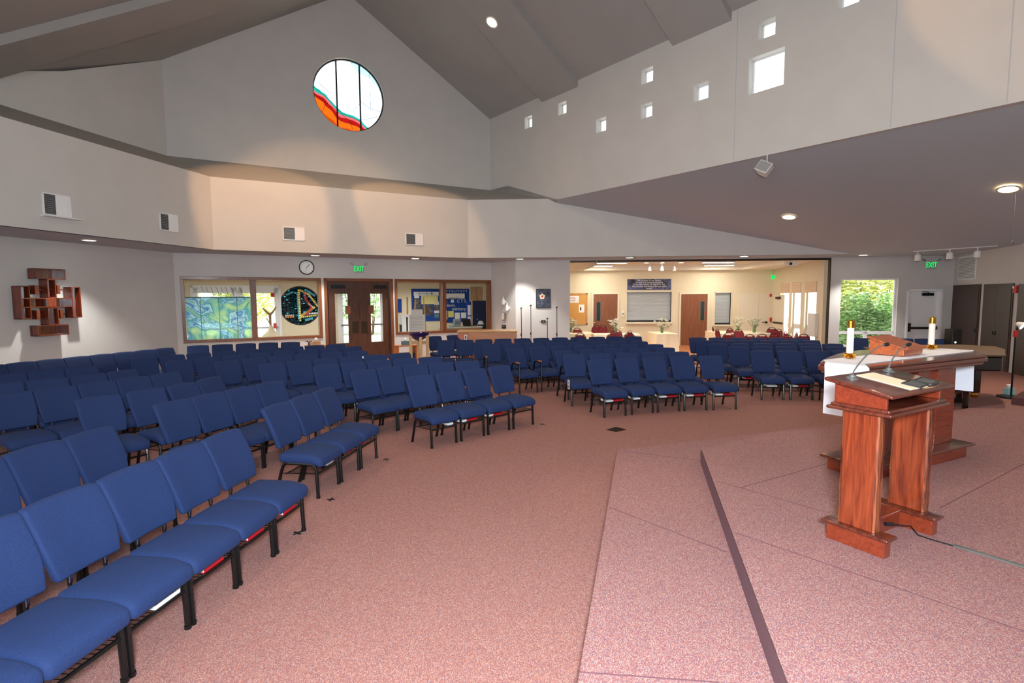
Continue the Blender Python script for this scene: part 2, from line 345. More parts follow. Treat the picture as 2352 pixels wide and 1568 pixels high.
# W2 with glazed openings, doors, round window
def w2(x,y,off=0): return W2.px(x,y,off)
wl0,zt=w2(413,634); wl1,_=w2(737,640); _,zb=w2(422,788.5); zt=2.82; zb=.84
dr0,_=w2(743,640); dr1,_=w2(902,640); wr0,_=w2(906,640); wr1,_=w2(1127.5,643)
ca,cz=L2/2,8.86
polywall('wall_back_left',W2,[(0,0),(dr0+.06,0),(dr0+.06,zt-.06),(dr1-.06,zt-.06),(dr1-.06,0),(L2,0),(L2,ZE),(L2/2,ZR),(0,ZE)],[rect(wl0+.06,zb+.06,wl1-.06,zt-.06),rect(wr0+.06,zb+.06,wr1-.06,zt-.06),circ(ca,cz,1.16)],.22,'wall_paint')
# R wall with the small square windows
RW=[]
def rpx(x,y): return R.px(x,y)
for q in ((1205,262,1222,297),(1282,229,1301,266),(1369,265,1392,306),(1473,150,1500,195),(1472,229,1498,274),(1593,184,1627,235),(1742,34,1781,93),(1720,101,1801,218),(1925,-30,1974,22)):
    s_a=rpx(q[0],(q[1]+q[3])/2)[0]; s_b=rpx(q[2],(q[1]+q[3])/2)[0]
    zt_=(rpx(q[0],q[1]+ (6 if q[2]-q[0]<60 else 28))[1]); zb_=rpx(q[0],q[3])[1]
    w=s_b-s_a; RW.append([s_a,zb_,s_b,0,w])
for r_ in RW: r_[3]=r_[1]+r_[4]
SW=[s_ for s_ in RW]
SR=27
s3,_=R.px(1280,458)
polywall('wall_right_upper',R,[(0,0),(sD,0),(sD,5.7),(s3,5.37),(SR,5.37),(SR,ZE),(0,ZE)],[rect(r[0],r[1],r[2],r[3]) for r in RW],.3,'wall_paint')
# W4 and W5
o0,_=W4.px(1309,700); o1=L4-.02; _,zo=W4.px(1600,597)
zo=3.47
polywall('wall_back_opening',W4,[(0,0),(o0,0),(o0,zo),(o1,zo),(o1,0),(L4+.02,0),(L4+.02,ZS+.3),(0,ZS+.3)],[],.18,'wall_paint')
h0,hz1=W5.px(1933,640); h1,_=W5.px(2064,640); _,hz0=W5.px(1933,790)
ex0,ez=W5.px(2084,664); ex1,_=W5.px(2167,664)
W5L=L5+.0
polywall('wall_back_right',W5,[(.02,0),(ex0,0),(ex0,ez),(ex1,ez),(ex1,0),(L5,0),(L5,ZS+.3),(.02,ZS+.3)],[rect(h0,.35,h1,hz1)],.25,'wall_paint')
polywall('wall_right',W6,rect(-.1,0,19,7),[],.25,'wall_paint')
# soffit ring (z 3.5), band face, sloping ledge above the band
B0=at_z(0,515,ZS); B2=at_z(491,573,ZS); B3=at_z(1076,592.6,ZS); B5=at_z(1960,584,ZS)
bw=B2.xy-d1*17; 
Bp=Plane(bw,d1,(-d1.y,d1.x)); Bq=Plane(B2.xy,(B3-B2).xy,(-(B3-B2).y,(B3-B2).x)); Br=Plane(B3.xy,(B5-B3).xy,(-(B5-B3).y,(B5-B3).x))
Lq=(B3-B2).xy.length; Lr=(B5-B3).xy.length
pB5=B5.xy.dot(pr); 
w6a=(pB5-W6.o.dot(pr))/W6.d.dot(pr); P6=W6.P(w6a,ZS)
f=[bw,B2.xy,B3.xy,B5.xy,P6.xy,W6.P(0,0).xy,Fp.xy,D.xy,C.xy,A.xy,W1.P(0,0).xy]
bm=bmesh.new(); vs=[bm.verts.new((p.x,p.y,ZS)) for p in f]; es=[bm.edges.new((vs[i],vs[(i+1)%len(vs)])) for i in range(len(vs))]
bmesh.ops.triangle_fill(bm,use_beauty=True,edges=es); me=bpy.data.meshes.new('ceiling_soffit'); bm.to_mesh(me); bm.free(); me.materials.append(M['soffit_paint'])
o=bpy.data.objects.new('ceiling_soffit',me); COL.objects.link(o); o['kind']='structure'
def slz(p): return 5.37-(p.dot(pr)-C.xy.dot(pr))*((5.37-ZS)/(pB5-C.xy.dot(pr)))
polywall('wall_band_left',Bp,rect(0,ZS,17,ZB),[],.1,'wall_paint')
polywall('wall_band_centre',Bq,rect(0,ZS,Lq,ZB),[],.1,'wall_paint')
sb,_=Br.px(1278,457)
polywall('wall_band_right',Br,[(0,ZS),(Lr,ZS),(Lr,ZS+.03),(sb,slz(Br.P(sb,0).xy)),(sb-.3,ZB),(0,ZB)],[],.1,'wall_paint')
mb=MB(); q=W1.P(0,6.25)
sz=lambda p,z:Vector((p.x,p.y,z))
mb.quad(sz(bw,ZB),sz(B2,ZB),sz(A,ZT),sz(W1.P(0,0),ZT)); mb.quad(sz(B2,ZB),sz(B3,ZB),sz(C,ZT),sz(A,ZT))
p4=R.P(R.px(1166,425)[0],ZT); p5=R.P(s3,5.37)
mb.quad(sz(B3,ZB),sz(C,ZT),p4,p5,Br.P(sb-.3,ZB)); mb.quad(p5,Br.P(sb-.3,ZB),Br.P(sb,slz(Br.P(sb,0).xy)))
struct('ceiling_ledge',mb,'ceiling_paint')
# sloping side ceiling beyond the R wall
mb=MB(); p6n=[R.P(s3,5.37),Br.P(sb,slz(Br.P(sb,0).xy)),Vector((B5.x,B5.y,ZS)),P6]
e1=W6.P(12.45,0); 
mb.quad(p5,Br.P(sb,slz(Br.P(sb,0).xy)),Vector((B5.x,B5.y,ZS)),P6,Vector((e1.x,e1.y,5.37)))
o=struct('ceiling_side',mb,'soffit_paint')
# gable roof
def rf(s,t): return sp(s,t,roofz(t))
mb=MB()
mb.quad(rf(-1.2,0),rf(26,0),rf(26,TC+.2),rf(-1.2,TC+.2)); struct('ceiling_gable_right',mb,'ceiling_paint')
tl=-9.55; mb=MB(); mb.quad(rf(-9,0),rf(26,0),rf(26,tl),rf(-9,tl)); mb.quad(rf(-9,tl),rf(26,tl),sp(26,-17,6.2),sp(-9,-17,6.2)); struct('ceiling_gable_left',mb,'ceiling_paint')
# W1/W2 are cut by the roof: the roof planes continue past them, hidden outside
# dropped roof bands (ceiling beams)
sM=Mid.dot(rd)
def beam(name,sa,sb_,t0,t1,dp):
    mb=MB(); sa-=0; 
    vs=[]
    for z_ in (dp,-.05):
        for (s_,t_) in ((sa,t0),(sb_,t0),(sb_,t1),(sa,t1)): vs.append(sp(s_,t_,roofz(t_)-z_))
    mb.add(vs,[(0,3,2,1),(4,5,6,7),(0,1,5,4),(1,2,6,5),(2,3,7,6),(3,0,4,7)]); return struct(name,mb,'ceiling_paint')
beam('trim_1',-13.8-sM,-12.12-sM,0.02,TC,.2); beam('trim_2',-8.68-sM,-7.05-sM,0.02,TC,.2); beam('trim_3',-3.6-sM,-1.9-sM,0.02,TC,.2)
beam('trim_4',-15.5-sM,-13.85-sM,-.02,tl,.2); beam('trim_5',-10.4-sM,-8.75-sM,-.02,tl,.2); beam('trim_6',-5.3-sM,-3.6-sM,-.02,tl,.2)
# closing wall behind the camera
cw=Plane(sp(7.5-sM,14,0).xy,-pr,rd)
polywall('wall_chancel',cw,rect(-12,0,34,12.5),[],.2,'wall_paint')
# thin vertical seams on the tall right wall
for x_ in (1690,2050,2315):
    a_,_=R.px(x_,200); mb=MB(); PB(R,mb,a_-.006,a_+.006,5.4,ZE-.01,0,.004); struct('trim_7',mb,'seam' if 0 else 'soffit_paint')
# ---------------------------------------------------------------- chancel platform and carpet
T1=.15; T2=.32
pA=at_z(1328,1560,T1); pB=at_z(1418,1034,T1); dirE=(pB-pA).xy.normalized()
pC=at_z(1908,975,T1); pA2=pB.xy-dirE*9
dB=(pC-pB).xy.normalized(); far=pB.xy+dB*8.5
mb=MB(); mb.prism([tuple(pA2),tuple(pB.xy),tuple(pC.xy),tuple(far),(14,4),(14,-6),(pA2.x,-6)],0,T1); struct('floor_lower_step',mb,'carpet_stage')
qA=at_z(1774,1568,T2); 
q0=at_z(1809.7,1568,T2); q1=at_z(1611,1031,T2); dq=(q1-q0).xy.normalized(); q0b=q1.xy-dq*9; q2=q1.xy+Vector((1.13,.72)).normalized()*1.4; q3=q2+Vector((1,.28)).normalized()*6.6
mb=MB(); mb.prism([tuple(q0b),tuple(q1.xy),tuple(q2),tuple(q3),(13.6,3.5),(13.6,-5.8),(q0b.x,-5.8)],T1,T2); struct('floor_platform',mb,'carpet_stage')
# riser on the platform edge, its shade painted in as a darker carpet colour
mb=MB(); nq=Vector((-dq.y,dq.x)); a0=q1.xy+nq*.006; b0=q0b+nq*.006
mb.quad((b0.x,b0.y,T1+.001),(a0.x,a0.y,T1+.001),(a0.x,a0.y,T2-.004),(b0.x,b0.y,T2-.004)); struct('trim_8',mb,'carpet_riser_shaded')
def seam(pts,z,w=.005):
    for i in range(len(pts)-1):
        a_=at_z(*pts[i],z); b_=at_z(*pts[i+1],z); n_=Vector((-(b_-a_).y,(b_-a_).x)).normalized()*w
        mb=MB(); mb.box(0,1,0,1,0,1,lambda p:Vector((a_.x+(b_.x-a_.x)*p.x+n_.x*(p.y-.5)*2,a_.y+(b_.y-a_.y)*p.x+n_.y*(p.y-.5)*2,z-.002+p.z*.004))); struct('trim_9',mb,'seam')
seam([(1400,1165),(1668,1268)],T1); seam([(1432,1036),(1606,1057)],T1); seam([(1330,1543),(1650,1567)],T1)
seam([(1644,1104),(1700,1120),(1905,1063)],T2); seam([(1700,1120),(1905,1178)],T2); seam([(1688,1223),(2090,1360),(2352,1450)],T2); seam([(2160,1166),(2352,1065)],T2)
# floor box and tape marks
mb=MB(); p=[at_z(*q,0) for q in ((1415,981),(1438,986.5),(1415,992),(1393,987))]
mb.prism([(v.x,v.y) for v in p],0,.008); label(obj('floor_box',mb,'dark_bronze'),'dark square floor outlet cover flush in the open carpet','floor box')
for i,(x,y,w) in enumerate(((760,1147,'by the front legs of the second short row'),(887,1055,'beside the end leg of the short row of three'),(683,1224,'beside the double legs of the nearest row'),(1246,974,'beside the end of the row of four'),(1675,938,'beside the last leg of the middle front row'))):
    p=at_z(x,y,0); mb=MB(); a=.045; mb.box(-a,a,-.012,.012,0,.003,lambda v:Matrix.Rotation(.5*i,3,'Z')@v+p); mb.box(-.012,.012,-a,a,0,.0032,lambda v:Matrix.Rotation(.5*i,3,'Z')@v+p)
    label(obj('floor_tape_mark',mb,'black_plastic'),'small dark tape mark on carpet '+w,'tape mark','tape marks on the carpet')
# ---------------------------------------------------------------- windows and doors
def sroot(name,pl,a,z,off=0):
    o=bpy.data.objects.new(name,None); COL.objects.link(o); o.location=pl.P(a,z,-off); o.rotation_euler=(0,0,pl.rot()); o['kind']='structure'; return o
def on(pl,name,lab,cat,a,z,off=0,group=None): return thing(name,lab,cat,pl.P(a,z,-off),pl.rot(),group)
for i,r in enumerate(RW):
    w=r[2]-r[0]; t=sroot('window_%d'%(i+1),R,(r[0]+r[2])/2,r[1]); mb=MB(); k=.035 if w<1 else .05
    mb.box(-w/2,w/2,.2,.25,0,k); mb.box(-w/2,w/2,.2,.25,w-k,w); mb.box(-w/2,-w/2+k,.2,.25,0,w); mb.box(w/2-k,w/2,.2,.25,0,w); obj('window_frame',mb,'white_paint',t)
    mb=MB(); mb.box(-w/2,w/2,.222,.228,0,w); obj('glass_pane',mb,'glass',t)
# round stained window
t=sroot('window_10',W2,ca,cz); t['label']='round stained glass window high in the gable wall'
mb=MB(); mb.lathe([(1.16,.1),(1.16,.15),(1.12,.15),(1.12,.1),(1.16,.1)],64,T=lambda p:Vector((p.x,p.z,p.y))); obj('window_frame',mb,'dark_metal',t)
mb=MB(); mb.lathe([(1.13,.118),(1.13,.126)],64,T=lambda p:Vector((p.x,p.z,p.y))); obj('stained_pane',mb,'stained_glass',t)
for x_ in (-.4,.36):
    h=math.sqrt(1.13**2-x_**2); mb=MB(); mb.box(x_-.022,x_+.022,.085,.14,-h,h); obj('mullion',mb,'dark_metal',t)
for pts in (((-1.1,-.15),(-.6,-.42),(-.4,-.55),(0,-.8),(.1,-1.1)),((-1.12,.1),(-.7,-.2),(-.2,-.62),(.3,-.75),(1.0,-.5)),((-.9,-.7),(-.75,-.35)),((-.05,1.1),(.1,.7),(.12,1.1)),((.36,-.1),(.7,-.3),(1.1,-.35)),((.7,.9),(.72,-.3)),((-.1,-.3),(.1,-.5),(.34,-.2)),((-1.0,.3),(-.6,-.05))):
    mb=MB(); mb.tube([(x,.115,z) for x,z in pts],.006,6); obj('lead_came',mb,'black_metal',t)
# interior glazed frames in W2
def iframe(name,a0,a1,z0,z1,mids,zg=None):
    t=sroot(name,W2,(a0+a1)/2,z0); w=(a1-a0)/2; h=z1-z0; k=.09
    mb=MB(); mb.box(-w,w,-.03,.24,0,k); mb.box(-w,w,-.03,.24,h-k,h); mb.box(-w,-w+k,-.03,.24,k,h-k); mb.box(w-k,w,-.03,.24,k,h-k)
    for m_ in mids: mb.box(m_-w-a0-.08+ (0),m_-w-a0+.08,-.03,.24,k,h-k)
    obj('window_frame',mb,'trim_wood',t,bevel=.006); return t,w,h,k
m1,_=w2(583,700); tL,wL,hL,k=iframe('window_11',wl0,wl1,zb,zt,[m1])
m2,_=w2(1020,700); tR,wR,hR,k=iframe('window_12',wr0,wr1,zb,zt,[m2])
for t_,w_,h_,ms in ((tL,wL,hL,m1-wL-wl0),(tR,wR,hR,m2-wR-wr0)):
    for x0,x1 in ((-w_+k,ms-.08),(ms+.08,w_-k)):
        mb=MB(); mb.box(x0,x1,.1,.106,k,h_-k); obj('glass_pane',mb,'clear_pane',t_)
# etched strokes on the clear top of the left pane
mb=MB()
for j in range(9):
    x=-wL+.55+j*.13; mb.tube([(x-.03,.098,hL-.30),(x+.02,.098,hL-.42-.05*(j%3)),(x+.06,.098,hL-.5-.03*j%.1)],.005,5)
obj('etched_lettering',mb,'dark_metal',tL)
# marbled art glass standing in the left pane
mb=MB(); x0,x1=-wL+k+.01,m1-wL-wl0-.09; ztp=W2.px(500,682)[1]-zb; mb.box(x0,x1,.03,.04,k,ztp); t=on(W2,'art_glass_screen','blue green marbled art glass panel in the left window of the lobby wall','art glass',(wl0+wl1)/2,zb)
obj('glass_sheet',mb,'marbled_glass',t); mb=MB(); mb.box(x0,x1,.02,.05,ztp-.03,ztp+.01); obj('top_rail',mb,'kelp_green',t)
mb=MB()
for fx in (.22,.5,.78): mb.box(x0+(x1-x0)*fx-.006,x0+(x1-x0)*fx+.006,.024,.046,k,ztp)
obj('joint_strip',mb,'kelp_green',t)
# main double doors
t=sroot('door_1',W2,(dr0+dr1)/2,0); w=(dr1-dr0)/2; h=zt; mb=MB(); k=.1
mb.box(-w,-w+k,-.03,.24,0,h); mb.box(w-k,w,-.03,.24,0,h); mb.box(-w,w,-.03,.24,h-k,h); obj('door_frame',mb,'trim_wood',t,bevel=.006)
mb=MB(); mb.box(-w+k,w-k,.05,.2,h-k-.22,h-k); obj('transom_panel',mb,'door_wood',t)
for sx in (-1,1):
    zc=h-k-.22; xo=sx*(w-k); lw=w-k; g0=.30*lw if sx<0 else .30*lw
    def BX(x0,x1,y0,y1,z0,z1): mb.box(min(sx*x0,sx*x1),max(sx*x0,sx*x1),y0,y1,z0,z1)
    mb=MB(); gl0,gl1,zg0,zg1=.36*lw,.76*lw,.62,2.3
    BX(.004,gl0,.08,.125,.01,zc); BX(gl1,lw-.004,.08,.125,.01,zc); BX(gl0,gl1,.08,.125,.01,zg0); BX(gl0,gl1,.08,.125,zg1,zc)
    lf=obj('door_leaf',mb,'door_wood',t)
    mb=MB(); BX(gl0,gl1,.098,.104,zg0,zg1); obj('glass_pane',mb,'glass',lf)
    mb=MB(); BX(.05,.26,.065,.08,.95,1.35); obj('push_plate',mb,'dark_bronze',lf)
    mb=MB(); BX(.28*lw,.45*lw,.06,.08,1.62,1.9); obj('notice_card',mb,'trim_wood',lf)
    mb=MB(); BX(.45*lw,.9*lw,.0,.08,zc-.02,zc+.1); obj('door_closer',mb,'black_metal',lf)
# right exterior wall: big window with two small panes below, exit door
hc=(h0+h1)/2; hw=(h1-h0)/2; t=sroot('window_13',W5,hc,.35); hh=hz1-.35; _,zm=W5.px(2000,762); zm-=.35
mb=MB(); k=.05
for x0,x1,z0,z1 in ((-hw,hw,hh-k,hh),(-hw,hw,0,k),(-hw,-hw+k,0,hh),(hw-k,hw,0,hh),(-hw,hw,zm-.09,zm+.02),(-.06,.06,0,zm)): mb.box(x0,x1,.12,.18,z0,z1)
obj('window_frame',mb,'white_paint',t); mb=MB(); mb.box(-hw+k,hw-k,.148,.153,zm,hh-k); obj('glass_pane',mb,'glass',t)
for x0,x1 in ((-hw+k,-.06),(.06,hw-k)): mb=MB(); mb.box(x0,x1,.148,.153,k,zm-.09); obj('glass_pane',mb,'glass',t)
t=sroot('door_2',W5,(ex0+ex1)/2,0); w=(ex1-ex0)/2; mb=MB(); k=.07
mb.box(-w,-w+k,-.02,.2,0,ez); mb.box(w-k,w,-.02,.2,0,ez); mb.box(-w,w,-.02,.2,ez-k,ez); obj('door_frame',mb,'white_paint',t,bevel=.005)
mb=MB(); mb.box(-w+k,w-k,.1,.15,.01,ez-k); lf=obj('door_leaf',mb,'white_paint',t)
mb=MB(); mb.box(-.05,.3,.02,.1,ez-k-.16,ez-k-.06); mb.tube([(-.08,.04,ez-k-.02),(.1,.0,ez-k-.03),(.16,.05,ez-k-.08)],.012,6); obj('door_closer',mb,'black_metal',t)
mb=MB(); mb.box(-w+k+.04,-w+k+.12,.02,.1,.88,1.18); mb.box(-w+k+.1,w-k-.04,.03,.07,.97,1.05); mb.box(w-k-.12,w-k-.05,.03,.1,.95,1.08); obj('panic_bar',mb,'dark_bronze',t)
# ---------------------------------------------------------------- wall fittings
def exitsign(pl,a,z,lab,plate=True):
    t=on(pl,'exit_sign',lab,'exit sign',a,z,.02); mb=MB(); mb.rbox(-.16,.16,-.06,0,-.13,.13,.01); obj('housing',mb,'white_plastic',t)
    mb=MB(); mb.box(-.16,.16,-.066,-.06,-.12,.12); obj('face_panel',mb,'exit_panel',t)
    text('exit_lettering','EXIT','exit_green',.25,lambda p:Vector((p.x*.66,-.068-p.z,p.y)),t)
    for sx in (-1,1):
        mb=MB(); mb.lathe([(.0,-.06),(.035,-.06),(.045,0),(.03,.03),(0,.03)],12,T=lambda p:Vector((p.x+sx*.25,p.z-.06,p.y+.18))); mb.tube([(sx*.15,-.03,.12),(sx*.25,-.03,.18)],.01,6); obj('emergency_lamp',mb,'chrome',t)
a_,z_=W2.px(823,618); exitsign(W2,a_,z_,'green lit EXIT sign above the brown double doors')
a_,z_=W5.px(2136,609); exitsign(W5,a_,z_,'green lit EXIT sign above the white exit door at the far right')
a_,z_=W2.px(704,614); t=on(W2,'wall_clock','round white wall clock with black rim left of the double doors','clock',a_,z_,.0)
yz=lambda p:Vector((p.x,-p.z,p.y))
mb=MB(); mb.lathe([(.205,0),(.235,0),(.235,.04),(.215,.05),(.205,.035),(.205,0)],48,T=yz); obj('rim',mb,'black_plastic',t,True)
mb=MB(); mb.lathe([(.0,.0),(.21,.0),(.21,.02),(0,.02)],48,T=yz); obj('dial',mb,'clock_face',t)
mb=MB()
for i in range(12):
    a=i*PI/6; mb.box(-.004,.004,-.024,-.02,.155,.19,lambda p:Matrix.Rotation(a,3,'Y')@p)
obj('hour_marks',mb,'text_dark',t)
for nm,L_,w_,an in (('hour_hand',.1,.007,48),('minute_hand',.15,.005,42),('second_hand',.15,.003,192)):
    mb=MB(); mb.box(-w_,w_,-.028,-.024,-.02,L_,lambda p:Matrix.Rotation(math.radians(an),3,'Y')@p); obj(nm,mb,'black_plastic',t)
def can(p,lab,warm=False,tilt=None,r=.125,pw=60,ang=95,grp='downlights in the low ceiling ring',blend=.6):
    t=thing('downlight',lab,'ceiling light',p,0,grp)
    if tilt: t.rotation_euler=tilt
    mb=MB(); mb.lathe([(r,.0),(r*1.25,.0),(r*1.25,-.012),(r,-.016),(r,0)],32); obj('trim_ring',mb,'can_trim',t)
    mb=MB(); mb.lathe([(0,-.004),(r,-.004),(r,-.008),(0,-.008)],32); obj('lamp_face',mb,'can_warm' if warm else 'can_white',t)
    l=bpy.data.lights.new('downlight_beam','SPOT'); l.energy=pw; l.spot_size=math.radians(ang); l.spot_blend=blend; l.shadow_soft_size=.07; l.color=(1,.76,.54) if warm else (1,.97,.92)
    lo=bpy.data.objects.new('downlight_beam',l); COL.objects.link(lo); lo.location=Matrix.Translation(p)@(t.rotation_euler.to_matrix()@Vector((0,0,-.03))); lo.rotation_euler=t.rotation_euler
    return t
SOF=420
for i,(x,y,w) in enumerate(((205,551,'above the wooden wall cross'),(724,586,'above the wall clock'),(954,593,'above the right lobby window'),(1194,594,'beside the grey wall corner near the framed picture'),(1446,591,'above the left half of the hall opening'),(1709,588,'above the right half of the hall opening'),(1983,585,'above the large garden window'))):
    can(at_z(x,y,ZS-.002),'small round downlight in the soffit '+w,pw=SOF,ang=96)
can(at_z(330,330,ZS) if 0 else Vector((-10.4,5.5,ZS-.002)),'small round downlight in the soffit over the left seats',pw=SOF,ang=96)
def sidez(x,y):
    r=ray(x,y); k_=(5.37-ZS)/(pB5-C.xy.dot(pr)); c0=5.37+k_*C.xy.dot(pr); q=Vector((r[0],r[1])).dot(pr); t=(c0-H)/(r[2]+k_*q); return Vector((r[0]*t,r[1]*t,H+r[2]*t)),k_
def tiltfor(k_,sgn=1):
    n_=Vector((pr.x*k_,pr.y*k_,1)).normalized(); return n_.to_track_quat('Z','Y').to_euler()
for x,y,w in ((1812,497,'the left one of two'),(2316,433,'the right one of two')):
    p,k_=sidez(x,y); can(p-Vector((0,0,.01)),'large round light in the sloping side ceiling, '+w,True,tiltfor(k_),.17,420,120,'large lights in the sloping side ceiling')
def roofpt(x,y,off,side=1):
    r=ray(x,y); rs=Vector((r[0],r[1])).dot(pr); m0=Mid.dot(pr); t=(ZR-off+KR*side*m0-H)/(r[2]+KR*side*rs); return Vector((r[0]*t,r[1]*t,H+r[2]*t))
WCAN=270
p=roofpt(1130,50,.2); can(p-Vector((0,0,.01)),'oval looking warm light in the roof beam right of the round window',True,tiltfor(KR),.16,WCAN,110,'warm lights in the roof beams')
# roof lights outside the frame, same kind
for s_,t_ in ((-13,-4),(-7.9,-3),(-7.9,2.5),(-7.9,-8),(-2.7,-3),(-2.7,2.5),(-2.7,-8),(3,-3),(3,2.5)):
    tt=can(sp(s_-sM,t_,roofz(t_)-.21),'warm round light in the roof beams over the nave',True,tiltfor(KR if t_>0 else -KR),.16,WCAN,120,'warm lights in the roof beams')
# vents
def vent(pl,x0,y0,x1,y1,lab,dark,frac=.55,flap=False):
    a0,za=pl.px(x0,y0); a1,zb_=pl.px(x1,y1); a1b,zc=pl.px(x0,y1); zb_=zc; w=(a1-a0)/2; t=on(pl,'air_vent',lab,'vent',(a0+a1)/2,(za+zb_)/2,0,'square wall vents'); h=(za-zb_)/2
    mb=MB(); k=.025; mb.box(-w,w,-.02,0,h-k,h); mb.box(-w,w,-.02,0,-h,-h+k); mb.box(-w,-w+k,-.02,0,-h,h); mb.box(w-k,w,-.02,0,-h,h); obj('frame',mb,'white_paint',t)
    mb=MB(); mb.box(-w+k,w-k,-.004,0,-h+k,h-k); obj('backing',mb,'louver_dark' if dark else 'louver_grey',t)
    mb=MB(); n=10; xs=-w+k+(2*w-2*k)*frac
    for i in range(n):
        z0=-h+k+(2*h-2*k)*(i+.3)/n; mb.box(-w+k,xs,-.018,-.004,z0,z0+.008)
    obj('slats',mb,'louver_grey' if dark else 'louver_dark',t)
    mb=MB(); mb.box(xs,w-k,-.016,-.004,-h+k,h-k)
    for i in range(6):
        x=xs+(w-k-xs)*(i+.5)/6; mb.box(x-.004,x+.004,-.02,-.016,-h+k,h-k)
    obj('cover_panel',mb,'white_paint',t)
    if flap: mb=MB(); mb.box(-w-.06,w+.12,-.16,0,-h-.03,-h-.01); obj('deflector_shelf',mb,'white_plastic',t)
    return t
vent(Bp,95,440,163,492,'largest wall vent, half open, above the wooden cross',True,.45,True)
vent(Bp,365,487,409,528,'wall vent left of the wall corner, between the cross and lobby window',True,.47)
vent(Bq,649,520,700,551,'wall vent above the wall clock',False,.55)
vent(Bq,931,535,972,562,'wall vent above the right lobby window',True,.55)
a0,za=W6.px(2204,590); a1,_=W6.px(2244,590); _,zc=W6.px(2204,643)
t=on(W6,'return_air_grille','tall grey return air grille above the brown cabinets','vent',(a0+a1)/2,(za+zc)/2); w=abs(a1-a0)/2; h=(za-zc)/2
mb=MB(); mb.box(-w,w,-.02,0,-h,h); obj('frame',mb,'white_paint',t); mb=MB()
for i in range(14): z0=-h+.05+(2*h-.1)*i/14; mb.box(-w+.05,-.01,-.026,-.02,z0,z0+.025); mb.box(.01,w-.05,-.026,-.02,z0,z0+.025)
obj('slats',mb,'louver_grey',t)
# brown cabinets on the right wall
def cab(x0,x1,xt,lab,n=2,ytop=655,ends=None):
    a0,z0=W6.px(x0,ytop); a1,_=W6.px(x1,ytop); 
    if ends: a1=ends
    t=on(W6,'wall_cabinet',lab,'cabinet',(a0+a1)/2,0,0,'brown cabinets on the right wall'); w=abs(a1-a0)/2; z1=z0
    mb=MB(); mb.box(-w,w,-.03,0,.0,z1); obj('body',mb,'cabinet_wood',t)
    for i in range(n):
        xa=-w+.05+(2*w-.1)*i/n; xb=-w+.05+(2*w-.1)*(i+1)/n; mb=MB(); mb.box(xa+.005,xb-.005,-.045,-.03,.1,z1-.08); dd=obj('door',mb,'cabinet_wood',t)
        mb=MB(); xk=xb-.07 if i==0 else xa+.07; mb.rbox(xk-.02,xk+.02,-.07,-.045,.98,1.1,.008); obj('handle',mb,'black_metal',dd)
cab(2192,2255,0,'brown flat cabinet beside the white exit door',1)
cab(2263,2331,0,'wide brown double cabinet left of the white wall strip',2,653)
cab(2343,2352,0,'brown cabinet cut off by the right edge of the picture',2,652,ends=W6.px(2343,652)[0]+1.6)
a_,z_=W6.px(2337,664); mb=MB(); mb.rbox(-.09,.09,-.07,0,-.1,.1,.01); t=on(W6,'fire_alarm','red fire alarm strobe between the two brown cabinets','alarm',a_,z_); obj('box',mb,'red_paint',t); mb=MB(); mb.rbox(-.07,.0,-.09,-.07,.02,.08,.008); obj('strobe_lens',mb,'clock_face',t)
# track lights on the soffit
tp=[at_z(2100,577,ZS),at_z(2290,562,ZS)]; p0,k_=sidez(2098,575); p1,_=sidez(2292,562); p0.z-=.03; p1.z-=.03
t=thing('track_light','white ceiling track with three lamp heads near the exit door','track light',p0); dtr=p1-p0
mb=MB(); mb.tube([(0,0,0),dtr],.014,4); obj('rail',mb,'white_plastic',t)
for fr in (.06,.46,.78):
    q=dtr*fr; mb=MB(); mb.tube([q,q-Vector((0,0,.09))],.014,8); mb.lathe([(.0,-.29),(.07,-.29),(.085,-.27),(.08,-.12),(.05,-.09),(0,-.08)],20,T=lambda p:p+q); obj('lamp_head',mb,'white_plastic',t,True)
# white loudspeaker under the tall right wall, hanging microphone
a_,z_=R.px(1757,366); t=on(R,'wall_loudspeaker','white angled loudspeaker hanging under the tall right wall edge','speaker',a_,5.37,.0)
mb=MB(); mb.tube([(.05,0,0),(.05,0,-.16)],.012,8); obj('bracket',mb,'white_plastic',t)
Tm=lambda p:Matrix.Rotation(.5,3,'Y')@Matrix.Rotation(-.4,3,'X')@p+Vector((0,0,-.3))
mb=MB(); mb.prism([(-.16,-.12),(.16,-.12),(.11,.12),(-.11,.12)],-.13,.13,Tm); obj('cabinet',mb,'white_plastic',t,bevel=.01)
mb=MB(); mb.box(-.14,.14,-.128,-.12,-.11,.11,Tm); obj('grille',mb,'louver_grey',t)
p,k_=sidez(2335,425); pz,_=at_z(0,0,0),0
t=thing('hanging_microphone','small white microphone hanging on a thin wire at the right edge','microphone',p)
L_=1.2; mb=MB(); mb.tube([(0,0,0),(.0,0,-L_*.6),(-.03,0,-L_*.8),(0,0,-L_)],.004,5); obj('wire',mb,'grey_plastic',t)
mb=MB(); mb.lathe([(0,-L_-.06),(.02,-L_-.05),(.025,-L_),(.01,-L_+.02),(0,-L_+.02)],12); obj('capsule',mb,'grey_plastic',t,True)
